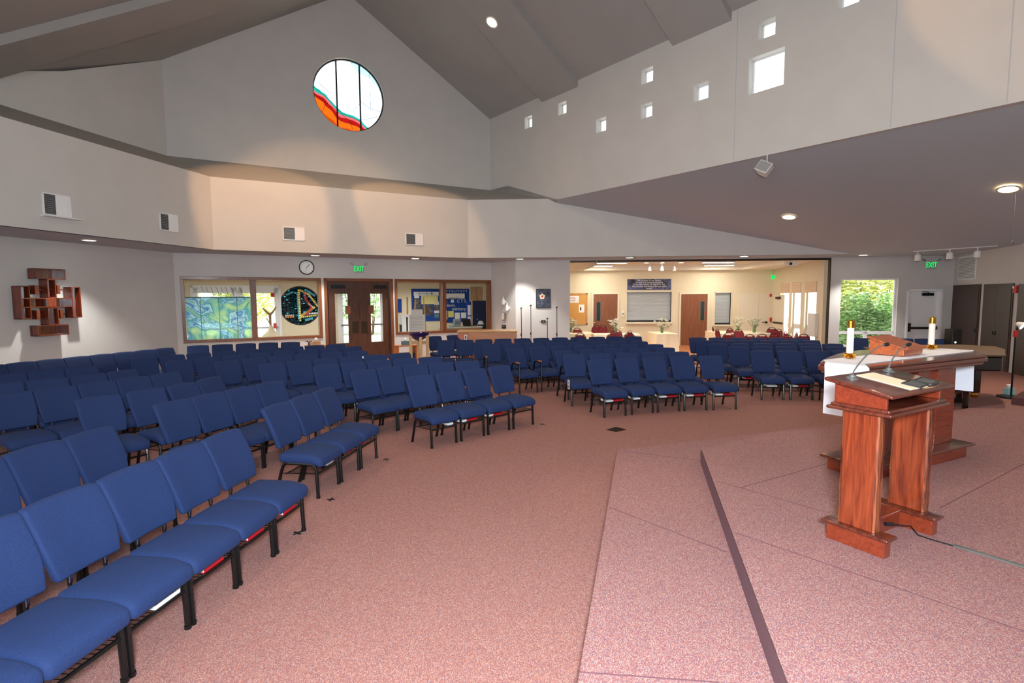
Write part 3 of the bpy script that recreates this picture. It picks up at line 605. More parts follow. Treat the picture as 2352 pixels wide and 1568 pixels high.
# ---------------------------------------------------------------- wooden wall cross
off=.26
def cxp(x,y): return W1.px(x,y,-off)
c0=cxp(119,695); t=on(W1,'wall_cross','large dark wooden cross of open box shapes on the left wall','cross',c0[0],c0[1],0)
def obox(x0,y0,x1,y1,nm='cross_box'):
    a0,z0=cxp(x0,(y0+y1)/2); a1,_=cxp(x1,(y0+y1)/2); _,za=cxp((x0+x1)/2,y0); _,zb_=cxp((x0+x1)/2,y1); a0-=c0[0];a1-=c0[0];za-=c0[1];zb_-=c0[1]; k=.022
    mb=MB(); mb.box(a0,a1,-off,-.02,za-k,za); mb.box(a0,a1,-off,-.02,zb_,zb_+k); mb.box(a0,a0+k,-off,-.02,zb_,za); mb.box(a1-k,a1,-off,-.02,zb_,za); mb.box(a0,a1,-.08,-.06,zb_,za)
    return obj(nm,mb,'cross_wood',t,bevel=.004)
obox(82.3,617,150.5,641); obox(109,641,129,684); obox(48,656,71,733); obox(166,659,187,729); obox(50,684,168,706); obox(111,706,135.5,746); obox(88,746,159,770)
for x,y in ((86.7,665),(137,665),(91,722.6),(145,721)):
    a_,z_=cxp(x,y); a_-=c0[0]; z_-=c0[1]; mb=MB(); mb.box(a_-.035,a_+.035,-off+.03,-.02,z_-.1,z_+.1); mb.tube([(a_-.14,-.15,z_),(a_+.14,-.15,z_)],.014,8); obj('peg_cross',mb,'cross_wood',t)
mb=MB(); mb.rbox(-.1,.1,-off-.005,-off+.03,-.1,.1,.01); obj('centre_boss',mb,'cross_wood',t)
# ---------------------------------------------------------------- picture, light switches, candles on the narrow wall W3
W3=R
a_,z_=W4.px(1248,685); t=on(W4,'framed_picture','dark framed picture of a pale emblem with a red heart on grey','picture',a_,z_,.0)
mb=MB(); w,h=.27,.35; mb.box(-w,w,-.03,0,h-.03,h); mb.box(-w,w,-.03,0,-h,-h+.03); mb.box(-w,-w+.03,-.03,0,-h,h); mb.box(w-.03,w,-.03,0,-h,h); obj('frame',mb,'black_plastic',t)
mb=MB(); mb.box(-w+.03,w-.03,-.015,0,-h+.03,h-.03); obj('picture_sheet',mb,'poster_grey',t)
mb=MB(); mb.prism([((.095+.014*math.cos(5*k*PI/10))*math.cos(k*PI/10+PI/2)-.04,(.095+.014*math.cos(5*k*PI/10))*math.sin(k*PI/10+PI/2)+.07) for k in range(20)],.015,.018,yz); obj('white_rose',mb,'cloth_cream',t)
mb=MB(); mb.prism([(-.04+.045*math.cos(k*PI/3+PI/6)*(1 if k!=4 else 1.1),.07+.045*math.sin(k*PI/3+PI/6)) for k in range(6)],.018,.021,yz); obj('red_heart',mb,'red_paint',t)
a_,z_=W4.px(1248,738); t=on(W4,'control_panel','small black control panel on the wall between the microphone stands','panel',a_,z_)
mb=MB(); mb.rbox(-.085,.085,-.03,0,-.05,.05,.008); obj('plate',mb,'black_plastic',t); mb=MB(); mb.box(-.03,.03,-.034,-.03,-.02,.02); obj('screen',mb,'louver_grey',t)
a_,z_=R.px(1158,750); t=on(R,'control_panel','small black control panel above the organ console top','panel',a_,z_); mb=MB(); mb.rbox(-.12,.12,-.03,0,-.07,.07,.008); obj('plate',mb,'black_plastic',t); mb=MB(); mb.box(-.06,.06,-.034,-.03,.0,.03); obj('screen',mb,'louver_grey',t)
for x,y,nm in ((1162,693,'white candle lamp, the upper of two on the narrow grey wall'),(1170,707,'white candle lamp, the lower of two on the narrow grey wall')):
    a_,z_=R.px(x,y); t=on(R,'wall_sconce',nm,'wall lamp',a_,z_,.12); mb=MB(); mb.lathe([(.0,-.1),(.06,-.1),(.07,-.08),(.06,.1),(.0,.1)],16); obj('shade',mb,'white_plastic',t,True); mb=MB(); mb.lathe([(0,.1),(.02,.1),(.02,.18),(0,.19)],10); obj('top_knob',mb,'white_plastic',t); mb=MB(); mb.box(-.03,.03,0,.12,-.03,.03); obj('arm',mb,'white_plastic',t)
a_,z_=R.px(1160,727); t=on(R,'wall_dispenser','clear plastic leaflet holder under the white wall lamps','holder',a_,z_); mb=MB(); mb.rbox(-.07,.07,-.09,0,-.16,.16,.01); obj('body',mb,'louver_grey',t); mb=MB(); mb.box(-.05,.05,-.1,-.09,-.1,.14); obj('leaflets',mb,'paper',t)
# microphone stands
for i,(x,yt,yb,boom,w) in enumerate(((1197,707,845,0,'leftmost of four on the back wall'),(1219,701,845,0,'tallest of four, left of the framed picture'),(1257,731,845,1,'short with sideways boom, right of the control panel'),(1279,705,845,0,'rightmost of four, beside the hall opening'))):
    Y=18.6-.05*i; p=at_y(x,yt,Y); t=thing('microphone_stand','black microphone stand, '+w,'microphone stand',(p.x,Y,0),.3*i,'microphone stands at the back wall'); h=p.z
    mb=MB(); mb.tube([(0,0,0.03),(0.01,0,h*.5),(.0,0,h)],.012,8); obj('pole',mb,'black_metal',t)
    mb=MB(); mb.lathe([(0,h*.45),(.025,h*.45),(.025,h*.5),(0,h*.5)],10); obj('clutch',mb,'black_plastic',t)
    mb=MB(); mb.lathe([(0,0),(.13,0),(.13,.02),(.02,.03),(0,.03)],20); obj('base',mb,'black_metal',t)
    mb=MB(); mb.tube([(-.03,0,h-.01),(.03,0,h)],.02,8)
    if boom: mb.tube([(0,0,h-.1),(-.35,0,h-.1)],.008,6)
    obj('clip',mb,'black_plastic',t)
# ---------------------------------------------------------------- blue church chairs
def chair_proto(name,arms=False):
    t=thing(name,'','chair')
    def fseat(p):
        u=p.x/.243; v=(p.y+.02)/.27; p=p.copy()
        if p.z>.43: p.z+=.018*max(0,1-u*u)*max(0,1-v*v)
        if p.y<-.08: p.z-=.075*((-.08-p.y)/.18)**2*.5
        return p
    mb=MB(); mb.rbox(-.2475,.2475,-.275,.235,.37,.476,.042,fn=fseat,cuts=6); obj('seat',mb,'blue_fabric',t,True)
    def fb(p):
        u=(p.z-.52)/.43; p=p.copy(); k=1-.12*max(0,.42-u)/.42; p.x*=k
        p.y+=.262+u*.165-.018*math.sin(u*PI*1.1); p.y-=.02*(abs(p.x)/.24)**2
        p.z+=.01*(1-(p.x/.24)**2)*(1 if u>.8 else 0)
        return p
    mb=MB(); mb.rbox(-.244,.244,-.03,.03,.515,.952,.024,fn=fb,cuts=6); obj('backrest',mb,'blue_fabric',t,True)
    r=.018
    for sx in (-1,1):
        x=sx*.222; top=.365
        mb=MB(); pts=[(x,-.215,0),(x,-.205,top-.06)]
        if arms and sx<0: pts=[(x*1.1,-.215,0),(x*1.12,-.205,.60),(x*1.12,-.19,.65),(x*1.12,-.15,.675),(x*1.12,-.05,.68)]
        else: pts+=[(x,-.19,top-.02),(x,-.16,top),(x,-.12,top+.004)]
        mb.tube(pts,r,8); mb.tube([(pts[0][0],-.215,0),(pts[0][0],-.2145,.025)],r*1.25,8); obj('leg',mb,'black_metal',t,True)
        mb=MB(); pts=[(x,.12,top+.004),(x,.16,top),(x,.19,top-.03),(x,.215,top-.1),(x,.285,0)]
        if arms and sx<0: pts=[(x*1.12,-.05,.68),(x*1.12,.06,.675),(x*1.12,.11,.64),(x*1.1,.15,.5),(x*1.08,.28,0)]
        mb.tube(pts,r,8); mb.tube([pts[-1],(pts[-1][0],pts[-1][1]-.005,.025)],r*1.25,8); obj('leg',mb,'black_metal',t,True)
        if arms and sx<0: mb=MB(); mb.rbox(x*1.12-.03,x*1.12+.03,-.2,-.06,.68,.71,.013); obj('arm_pad',mb,'cherry',t,True)
    mb=MB()
    for sx in (-1,1): mb.tube([(sx*.222,-.12,.369),(sx*.222,.12,.369)],r,8)
    mb.box(-.224,.224,-.13,-.11,.357,.379); mb.box(-.224,.224,.11,.13,.357,.379); obj('seat_frame',mb,'black_metal',t,True)
    for sx in (-1,1):
        mb=MB(); mb.tube([(sx*.12,.16,.37),(sx*.12,.25,.43),(sx*.12,.275,.6)],.012,6); bs=obj('back_support',mb,'black_metal',t)
        mb=MB(); mb.box(sx*.12-.009,sx*.12+.009,.242,.248,.475,.515); obj('back_bolt',mb,'chrome',bs)
    mb=MB(); mb.tube([(-.222,-.21,.262),(.222,-.21,.262)],.013,6); mb.tube([(-.222,.16,.25),(.222,.16,.25)],.008,6)
    for k in range(11): x=-.19+k*.038; mb.tube([(x,-.195,.265),(x,.16,.25)],.0028,5)
    for sx in (-1,1): mb.tube([(sx*.222,-.2,.265),(sx*.222,.2,.255)],.005,5)
    obj('book_rack',mb,'black_metal',t)
    reg(t); return t
CH=[]
P0=chair_proto('church_chair'); PA=chair_proto('armed_church_chair',True)
used={}
ORD=['first','second','third','fourth','fifth','sixth','seventh','eighth','ninth','tenth','eleventh','twelfth']
def place(x,y,ang,lab,group,proto=None):
    proto=proto or P0
    if proto.name not in used:
        used[proto.name]=1; proto.location=(x,y,0); proto.rotation_euler=(0,0,ang); proto['label']=lab; proto['group']=group; return proto
    return dup(proto,(x,y,0),ang,lab,group)
YB=.415; TOPZ=.952
def row(block,rowname,tops,side='left',group=None,extra=(0,0),arms=(),look='blue',z=TOPZ,sm=True,fix=None):
    """tops: list of pixel spans (xl,yl,xr,yr) of the backrest tops, read left to right"""
    c=[]
    for q in tops: c.append(at_z((q[0]+q[2])/2,(q[1]+q[3])/2,z).xy)
    for _ in range(extra[0]):
        c.insert(0,c[0]+(c[0]-c[1]) if len(c)<3 else c[0]+(c[0]-c[1]))
    for _ in range(extra[1]): c.append(c[-1]+(c[-1]-c[-2]))
    n=len(c)
    # smooth: fit quadratic through the row in its own frame
    if n>=3 and sm:
        o=c[0]; e=(c[-1]-c[0]).normalized(); nn=Vector((-e.y,e.x)); s=[(p-o).dot(e) for p in c]; d=[(p-o).dot(nn) for p in c]
        # least squares on spacing (uniform) and sagitta
        k=sum((i-(n-1)/2)*(s[i]) for i in range(n))/sum((i-(n-1)/2)**2 for i in range(n)); m_=sum(s)/n
        k=max(k,.492); s2=[m_+k*(i-(n-1)/2) for i in range(n)]
        u=[(i-(n-1)/2)/((n-1)/2) for i in range(n)]
        # quadratic fit d ~ a+b u+c u^2
        import itertools
        S=lambda f:sum(f(i) for i in range(n))
        A3=Matrix(((n,S(lambda i:u[i]),S(lambda i:u[i]**2)),(S(lambda i:u[i]),S(lambda i:u[i]**2),S(lambda i:u[i]**3)),(S(lambda i:u[i]**2),S(lambda i:u[i]**3),S(lambda i:u[i]**4))))
        v=Vector((S(lambda i:d[i]),S(lambda i:d[i]*u[i]),S(lambda i:d[i]*u[i]**2)))
        try: co=A3.inverted()@v
        except Exception: co=Vector((sum(d)/n,0,0))
        if n<4: co=Vector((co[0]+co[2]*.5,co[1],0))
        c=[o+e*s2[i]+nn*(co[0]+co[1]*u[i]+co[2]*u[i]**2) for i in range(n)]
    out=[]
    for i in range(n):
        a_=c[max(i-1,0)]; b_=c[min(i+1,n-1)]; e=(b_-a_).normalized() if n>1 else Vector((1,0))
        if fix: e=Vector(fix).normalized()
        ang=math.atan2(e.y,e.x); back=Vector((-e.y,e.x))
        p=c[i]-back*YB
        o_=ORD[i] if side=='left' else ORD[n-1-i]
        ar=i in arms
        lab='%s %schair, %s from %s, %s of the %s'%(look,'armrest ' if ar else '',o_,side,rowname,block)
        out.append(place(p.x,p.y,ang,lab,'blue chairs of the '+block,PA if ar else P0))
    CH.append((block,rowname,out)); return out
b='nearest left block'
rA1=row(b,'front row',[(52,1171,217,1107),(223,1105,345,1059),(355,1053,461,1012),(465,1014,543,983)],'right',extra=(2,0),look='bright blue')
rA2=row(b,'second row',[(12,1045,141,1008),(146,1008,253,977)],'right',extra=(1,0),look='bright blue')
b='left block'
rB1=row(b,'front row',[(605.5,940,662,920),(664,921,708,903),(718,901,768,888)],'right')
row(b,'second row',[(358,930,436,914.5),(441,913,512.5,897),(519,898,577,886),(586,885,643,873)],'right')
row(b,'third row',[(192,919,269,901.5),(288,902.6,369,890.6),(373,891.7,440,875.4),(450,873,517,863)],'right')
row(b,'fourth row',[(-20,909,63,897),(78,897,167,885),(179,884,262,872),(269,872,340,863),(343.5,862.6,409,853)],'right',look='dark blue')
row(b,'fifth row',[(-30,883,54,875),(55,876,140,865),(163,866,234,858),(250,855.5,317,846)],'right',look='dark blue')
row(b,'sixth row',[(-24,861,57,854),(65,854.5,138,848),(151,846,220,839)],'right',look='dark blue')
row(b,'back row',[(-46,842,15,835),(17,836,81,829),(91,828.5,148,822),(151,822,201,816),(205,817,254,811.6),(257,811.6,301,807),(304,807.5,345.5,802.6),(350.6,802.6,388,798)],'right',look='dark blue')
b='centre left block'
rC1=row(b,'front row',[(933,867,995,861),(997.5,858.8,1053.7,851.6),(1056,853,1113,845.7),(1120.5,843.7,1173,838)])
row(b,'second row',[(797.5,853.7,860,848),(865,847.5,923,841),(928,840.4,983,835),(984,836,1036,829),(1047.5,832,1094.5,828)])
row(b,'third row',[(714,842,777,836),(781,836,841,831),(844.5,830,898.6,825),(903,826,957,822),(961,823,1009,818.5)])
row(b,'fourth row',[(592.5,837,650.6,832),(658,831,716,826),(718,826,772,821.5),(777,821,833,816.5),(835,818,885,813),(895.5,814,941.5,810)],look='dark blue')
rC5=row(b,'fifth row',[(486,833,547.5,826),(554.7,825.6,612,821),(615,820,670,817.5),(678,815.4,731,810),(736,812,788,808),(793.5,809,843.5,806)],look='dark blue')
row(b,'sixth row',[(383,828,435,825),(440,824,502,819),(508,819,566,814.5),(572,813,625,809),(628,809,675,804.7),(681,804.7,727,800.6),(730,800.6,776,797.5),(787,798.6,835,796)],look='dark blue')
row(b,'seventh row',[(300,823,365,818),(366,818,418,814),(428,813,483,810),(485,810,539,805),(544.5,804,592.5,801.6),(597.6,800.6,640,798.6),(650.6,797.5,698.6,795),(701.6,795.5,745.5,792),(748.6,792,791,790)],look='dark blue')
row(b,'back row',[(428,795,477.6,792.4),(488,792.4,536,790),(543,790,590,788.6),(593.5,788,637,786),(645,787,689,785)],look='dark blue')
b='middle block'
rD1=row(b,'front row',[(1345,829,1402,825),(1407,825,1462.5,823),(1469.6,822.8,1524.7,819),(1542,820,1597,818),(1601,819,1655,817)])
rD2=row(b,'second row',[(1292,815,1345,813.6),(1349,814,1402,811.5),(1411,813,1464.5,810),(1473.7,810,1524.7,808.5),(1531,809,1583,808)],look='dark blue')
rD3=row(b,'third row',[(1267,807.5,1315,806.4),(1331,804,1377,803),(1387,802,1432,801),(1445,800,1490,799.5),(1500,799,1546,798.8)],look='dark blue',arms=(0,))
row(b,'fourth row',[(1151.6,802,1201.6,800),(1211,799,1258,797.5),(1263,795,1312,794),(1317.5,794,1366.5,793),(1373,792.6,1413,791.6),(1419.6,792,1468,791),(1472,791,1518.6,791)],look='dark blue',arms=(0,1))
row(b,'fifth row',[(1098.6,790.6,1151,790),(1155,789.5,1200,789),(1203,788.5,1246,788),(1250,787,1300,786.5),(1306,785.5,1344,785.5),(1348,785,1392,785),(1397,784.5,1440,784.5),(1442,784.5,1485,784.5)],look='dark blue',arms=(0,))
row(b,'sixth row',[(1083,787,1125,785.5),(1131,784.5,1176,782.5),(1182,783,1225,782.5),(1228,782,1270,781.5),(1275,781,1318,780.5),(1325,780,1362,779.5),(1367.6,779,1408,779),(1416.5,778.4,1460,778)],look='dark blue')
row(b,'back row',[(1092,780,1131,779),(1135,779,1174,778.4),(1181,778,1220,777),(1223.6,777,1261,776),(1266,776,1303,775),(1309,775,1348,774),(1350,774,1390,773.5),(1392,773.5,1432,773),(1436,772.8,1477,772.8)],look='dark blue')
row('pair beside the organ console','single row',[(1002.5,782,1045,781),(1048,781,1086,780.5)],look='dark blue')
row('pair behind the font','single row',[(978,773,1015,771),(1022,770.6,1060,769)],look='dark blue')
b='right block'
rE1=row(b,'front row',[(1721.6,806.5,1776,806),(1781.5,806.5,1838.6,806),(1845,806,1900,806)],look='dark blue',extra=(0,1))
rE2=row(b,'second row',[(1668.6,796,1716,796),(1721.6,796,1775,796),(1781.5,796,1834,796),(1838.6,796,1887,796),(1893,797,1943,797)],look='dark blue')
row(b,'third row',[(1626,790,1668,789.5),(1674,789,1721,789),(1727,789,1772,789),(1780,789.5,1827,789.5),(1833,789.5,1880,789.5),(1887.6,789.5,1935,789.5)],look='dark blue')
row(b,'fourth row',[(1597,782,1640,782),(1644,782,1688,782),(1693,782,1736,782),(1742,782,1786,782),(1793,782,1836,782),(1840,782,1883.5,781)],look='dark blue')
row(b,'back row',[(1582,776,1621.6,775),(1628,775.5,1667.5,775.5),(1674,776,1713,776),(1719,776,1760,776),(1765,776.3,1805,776.3),(1811,776.5,1853.6,776.5)],look='dark blue')
row('far right block','only row',[(1950,776,1990,777),(2001,777,2043,777),(2053,777.5,2095,778),(2103,778,2145,778.5),(2153,779,2195,779.5)],look='dark blue',sm=False)
# books in the racks under the seats
def book(ch,dx,col,lab,dz=0,w=.15,d=.22,th=.03,dy=-.06,rot=0,grp=None):
    e=ch.rotation_euler.z; p=ch.location+Matrix.Rotation(e,3,'Z')@Vector((dx,dy,.2715+dz)); 
    t=thing('hymn_book' if col=='book_red' else 'song_book',lab,'book',p,e+rot,grp or ('red hymn books under the seats' if col=='book_red' else 'white books under the seats'))
    mb=MB(); mb.box(-w/2,w/2,-d/2,d/2,0,.004); mb.box(-w/2,w/2,-d/2,d/2,th-.004,th); mb.box(-w/2,w/2,-d/2,-d/2+.004,0,th); obj('cover',mb,col,t)
    mb=MB(); mb.box(-w/2+.006,w/2-.006,-d/2+.004,d/2-.006,.004,th-.004); obj('pages',mb,'page_edge',t)
def bk(ro,idx,col,where,dx=0,**k):
    book(ro[idx],dx,col,('red hymn book' if col=='book_red' else 'white song book')+' in the rack under the '+where,**k)
for i,nm in ((5,'end chair'),(4,'second chair from the end'),(3,'third chair from the end')): bk(rA1,i,'book_red',nm+', nearest row',.02,d=.24,w=.2,dy=-.085,th=.035)
bk(rA1,2,'book_white','fourth chair of the nearest row',.08,d=.24,w=.2,dy=-.09)
bk(rB1,1,'book_red','middle chair of the short row of three',.1); bk(rB1,2,'book_red','last chair of the short row of three',-.1); bk(rB1,0,'book_white','first chair of the short row of three',.12)
for i,w in ((1,'second chair of the centre left front row'),(2,'third chair of the centre left front row')): bk(rC1,i,'book_red',w,.03,w=.2); bk(rC1,i,'book_white',w,-.14,w=.1)
bk(rC1,0,'book_white','first chair of the centre left front row',.15,w=.1)
for i,w in enumerate(('first','second','third','fourth','fifth')):
    if i!=1: bk(rD1,i,'book_red',w+' chair of the middle block front row',.08,w=.2,dy=-.08)
    bk(rD1,i,'book_white',w+' chair of the middle block front row',-.1,w=.13,dy=-.08)
bk(rE1,1,'book_red','second chair of the right block front row',.05,w=.2,dy=-.08); bk(rE1,1,'book_white','second chair of the right block front row',-.12,w=.1,dy=-.08); bk(rE1,0,'book_white','first chair of the right block front row',.0,w=.2,dy=-.08)
bk(rE2,0,'book_red','first chair of the right block second row',.05,w=.2,dy=-.08)
def card(ch,lab):
    e=ch.rotation_euler.z; p=ch.location+Matrix.Rotation(e,3,'Z')@Vector((0,.27,.84)); t=MB(); t.box(-.12,.12,-.012,-.006,-.02,.025); o=obj('name_card',t,'paper'); o.location=p+Matrix.Rotation(e,3,'Z')@Vector((.05,-.035,-.01)); o.rotation_euler=(-.2,0,e); label(o,lab,'card','paper cards on chair backs')
card(rC5[5],'white paper strip on the back of a dark chair before the brown doors'); card(rD3[0],'white paper strip on the back of the armed chair left of the middle block')
ch=rD2[0]; e=ch.rotation_euler.z; p=ch.location+Matrix.Rotation(e,3,'Z')@Vector((-.26,-.1,.42)); t=thing('hanging_tag','white printed tag hanging at the armrest left of the middle block','tag',p,e); mb=MB(); mb.box(-.004,.004,-.05,.05,-.09,.09); obj('card',mb,'paper',t); mb=MB(); mb.box(-.006,-.004,-.03,-.005,.0,.07); mb.box(-.006,-.004,-.03,.03,-.07,-.02); obj('print_marks',mb,'text_dark',t)
# ---------------------------------------------------------------- lectern
PZ=T2
P1=at_z(1891.5,1239,PZ); P2=at_z(2026.7,1286,PZ); P4=at_z(2148.6,1236.5,PZ)
P5=at_z(2161,1230.7,PZ); wv=(P5-P2).xy.length; dl=.40
v=Vector((math.cos(math.radians(30)),math.sin(math.radians(30)))); u=Vector((v.y,-v.x))
lrz=math.atan2(v.y,v.x)
cl=P2.xy-u*(dl/2)+v*(wv/2+.02)
lect=thing('lectern','polished red wood lectern with live edge side posts and sloping top','lectern',(cl.x,cl.y,PZ),lrz)
# local: x = across (v), y = away from reader (-u)  -> u is -y
hw_=wv/2; hd=dl/2
def lz(px,py,lx,ly):
    q=cl+v*lx-u*ly; r=ray(px,py); t_=(q.x*r[0]+q.y*r[1])/(r[0]**2+r[1]**2); return H+r[2]*t_-PZ
for sx in (-1,1):
    x=sx*hw_; xi=x-sx*.085
    mb=MB(); mb.box(min(x,xi),max(x,xi),-hd,hd,0,.125); obj('foot',mb,'padauk_side',lect,bevel=.004)
    mb=MB(); mb.rbox(min(x,xi)-.03,max(x,xi)+.03,-hd-.03,hd+.03,.125,.15,.011); obj('foot_cap',mb,'padauk_dark',lect,True)
    mb=MB(); xa=x-sx*(.045 if sx<0 else .015)
    n=26; vs=[];fs=[]
    # post: slab with a wavy live edge at both ends
    for k in range(n+1):
        z=.15+(1.02-.15)*k/n; w0=.115; 
        for (xx,yy) in ((xa-.035,-w0),(xa+.035,-w0-.006),(xa+.035,w0+.004),(xa-.035,w0)): vs.append((xx,yy,z))
    for k in range(n):
        for j in range(4): fs.append((k*4+j,k*4+(j+1)%4,(k+1)*4+(j+1)%4,(k+1)*4+j))
    fs.append((3,2,1,0)); fs.append(tuple(n*4+j for j in range(4))); mb.add(vs,fs); obj('side_post',mb,'padauk',lect,bevel=.006)
    for sy in (-1,1):
        mb=MB(); vs=[];fs=[]
        for k in range(n+1):
            z=.152+(1.018-.152)*k/n; w0=.112; w1=.130+.002*math.sin(k*.8+sy)
            for (xx,yy) in ((xa-.037,sy*w0),(xa+.037,sy*w0),(xa+.03,sy*w1),(xa-.03,sy*(w1-.004))): vs.append((xx,yy,z))
        for k in range(n):
            for j in range(4): fs.append((k*4+j,k*4+(j+1)%4,(k+1)*4+(j+1)%4,(k+1)*4+j))
        fs.append((3,2,1,0)); fs.append(tuple(n*4+j for j in range(4))); mb.add(vs,fs); obj('live_edge',mb,'padauk_bark',lect)
mb=MB(); mb.box(-hw_+.08,hw_-.08,.02,.11,.0,.12); mb.rbox(-hw_+.08,hw_-.08,.0,.13,.12,.145,.01); obj('stretcher',mb,'padauk_side',lect)
zl=1.02; TWX=wv/2+.045; TD=.20
mb=MB(); mb.rbox(-TWX+.02,TWX-.02,-TD,TD,zl,zl+.028,.012); mb.rbox(-TWX+.0,TWX-.0,-TD-.02,TD+.02,zl-.02,zl+.005,.011); obj('shelf',mb,'padauk_dark',lect,True)
zf=1.135; zb2=1.2
def TS(p): # slope from front (reader, -y) low to back high
    return Vector((p.x,p.y,p.z+zf+(zb2-zf)*(p.y+TD)/(2*TD)))
for sx in (-1,1):
    mb=MB(); x=sx*(TWX-.05); mb.add([(x-.012,-TD+.03,zl+.028),(x+.012,-TD+.03,zl+.028),(x+.012,TD-.02,zl+.028),(x-.012,TD-.02,zl+.028),(x-.012,-TD+.03,zf+.005),(x+.012,-TD+.03,zf+.005),(x+.012,TD-.02,zb2-.005),(x-.012,TD-.02,zb2-.005)],[(0,3,2,1),(4,5,6,7),(0,1,5,4),(1,2,6,5),(2,3,7,6),(3,0,4,7)]); obj('side_cheek',mb,'padauk_side',lect,bevel=.003)
mb=MB(); mb.box(-TWX+.05,TWX-.05,TD-.045,TD-.02,zl+.028,zb2-.01); obj('back_panel',mb,'padauk_side',lect)
mb=MB(); mb.rbox(-TWX-.02,TWX+.02,-TD-.03,TD+.03,0,.03,.013,TS,cuts=2); obj('desk_top',mb,'padauk_dark',lect,True)
lm=Matrix.Translation((cl.x,cl.y,PZ))@Matrix.Rotation(lrz,4,'Z')
slope=math.atan2(zb2-zf,2*TD)
def onlect(name,lab,cat,x,y,rz=0,grp=None):
    p=lm@TS(Vector((x,y,.031))); t=thing(name,lab,cat,p,0,grp); t.rotation_euler=(Matrix.Rotation(lrz,3,'Z')@Matrix.Rotation(slope,3,'X')@Matrix.Rotation(rz,3,'Z')).to_euler(); return t
mb=MB(); mb.box(-.115,.115,-.30,.29,0,.003); t=onlect('lectern_runner','narrow cream cloth runner lying down the lectern top','cloth',-.02,.0); pass
mb=MB(); mb.box(-.12,.13,-.2,.17,0,.004); obj('cloth',mb,'cloth_cream',t)
for i,(x,y,w) in enumerate(((.06,-.135,'left'),(.27,-.12,'right'))):
    t=onlect('reader_tray',('near left' if i==0 else 'far right')+' dark grey tray of two lying on the lectern edge','tray',x,y,.12,'dark trays on the lectern'); mb=MB(); mb.rbox(-.095,.095,-.06,.06,0,.008,.004); obj('base',mb,'grey_plastic',t); mb=MB(); mb.tube([(-.09,-.055,.01),(.09,-.055,.01),(.09,.055,.01),(-.09,.055,.01),(-.09,-.055,.01)],.004,6); obj('rim',mb,'black_plastic',t)
def goose(x,y,dx,dy,hh,lab):
    t=onlect('gooseneck_microphone',lab,'microphone',x,y,0,'gooseneck microphones on the lectern'); t.rotation_euler=(0,0,lrz)
    mb=MB(); mb.lathe([(0,0),(.042,0),(.042,.008),(.024,.014),(.018,.03),(.008,.034),(0,.034)],24,T=lambda p:Matrix.Rotation(slope,3,'X')@p); obj('base',mb,'grey_plastic',t,True)
    n=10; pts=[]
    for k in range(n+1):
        f_=k/n; pts.append((dx*f_**1.25,dy*f_**1.25,.03+hh*math.sin(f_*PI/2*.93)))
    mb=MB(); mb.tube(pts,[.0055]*6+[.0045]*5,8); obj('gooseneck',mb,'grey_plastic',t,True)
    e=Vector(pts[-1]); d_=(e-Vector(pts[-2])).normalized(); q=d_.to_track_quat('Z','Y'); mb=MB(); mb.lathe([(0,-.01),(.008,-.01),(.014,.01),(.016,.034),(.011,.048),(0,.052)],16,T=lambda p:q@p+e); obj('capsule',mb,'black_plastic',t,True)
goose(-.29,.12,.45,.0,.2,'gooseneck microphone at the left end of the lectern, bent right')
goose(.3,.15,.2,-.03,.175,'upright gooseneck microphone at the back edge of the lectern')
# cable
q=[lm@Vector(p) for p in ((.0,-.02,.1),(.1,-.06,.085),(.16,-.14,.03),(.2,-.22,.008),(.34,-.3,.006))]
t=thing('lectern_cable','black connector and cable running from the lectern base onto the carpet','cable',(0,0,0))
mb=MB(); mb.tube([q[0],q[0]*.35+q[1]*.65],.014,10); obj('connector',mb,'black_plastic',t,True)
mb=MB(); mb.tube([q[0]*.35+q[1]*.65,q[1],at_z(2092,1208,PZ+.03),at_z(2108,1228,PZ+.006),at_z(2140,1239,PZ+.006),at_z(2190,1253,PZ+.006)],.005,8); obj('cord',mb,'black_plastic',t,True)
a_=at_z(2190,1252,PZ+.002); b_=at_z(2400,1316,PZ+.002); n_=Vector((-(b_-a_).y,(b_-a_).x,0)).normalized()*.026
mb=MB(); mb.add([a_-n_,b_-n_,b_+n_,a_+n_]+[p+Vector((0,0,.008)) for p in (a_-n_*.6,b_-n_*.6,b_+n_*.6,a_+n_*.6)],[(0,1,2,3),(4,5,6,7),(0,1,5,4),(1,2,6,5),(2,3,7,6),(3,0,4,7)])
label(obj('cable_cover',mb,'grey_plastic'),'flat grey cable cover strip on the platform carpet, running off right','cable cover')
# ---------------------------------------------------------------- altar
AZ=1.48
n0=at_z(1996,843,AZ); n1=at_z(2270,815,AZ); l0=at_z(1877,832,AZ); r0_=at_z(2232,804,AZ)
va=(n1-n0).xy.normalized(); ua=Vector((-va.y,va.x)); arz=math.atan2(va.y,va.x); La=(n1-n0).xy.length
ba=at_z(1960,1129,PZ); bb=at_z(2207,1045,PZ)
def AL(p): d=p.xy-n0.xy; return (d.dot(va),d.dot(ua))
alt=thing('altar','large red wood altar table with moulded curved top and stepped plinth','altar',(n0.x,n0.y,PZ),arz)
TZ=AZ-PZ
li=AL(l0); ri=AL(r0_)
SC_=(H-AZ)/.75
OUT=[(x*SC_,y*SC_) for x,y in ((0,0),(2.46,0),(2.64,.08),(2.99,.36),(2.98,.5),(2.7,.82),(2.3,1.04),(1.73,1.16),(1.29,1.10),(.98,1.01),(.55,.83),(.19,.66),(-.08,.51))]
def outline(g):
    c=Vector((1.35*SC_,.5*SC_)); o=[]
    for p in OUT: d=Vector(p)-c; o.append(tuple(c+d*(1+g/d.length)))
    return o
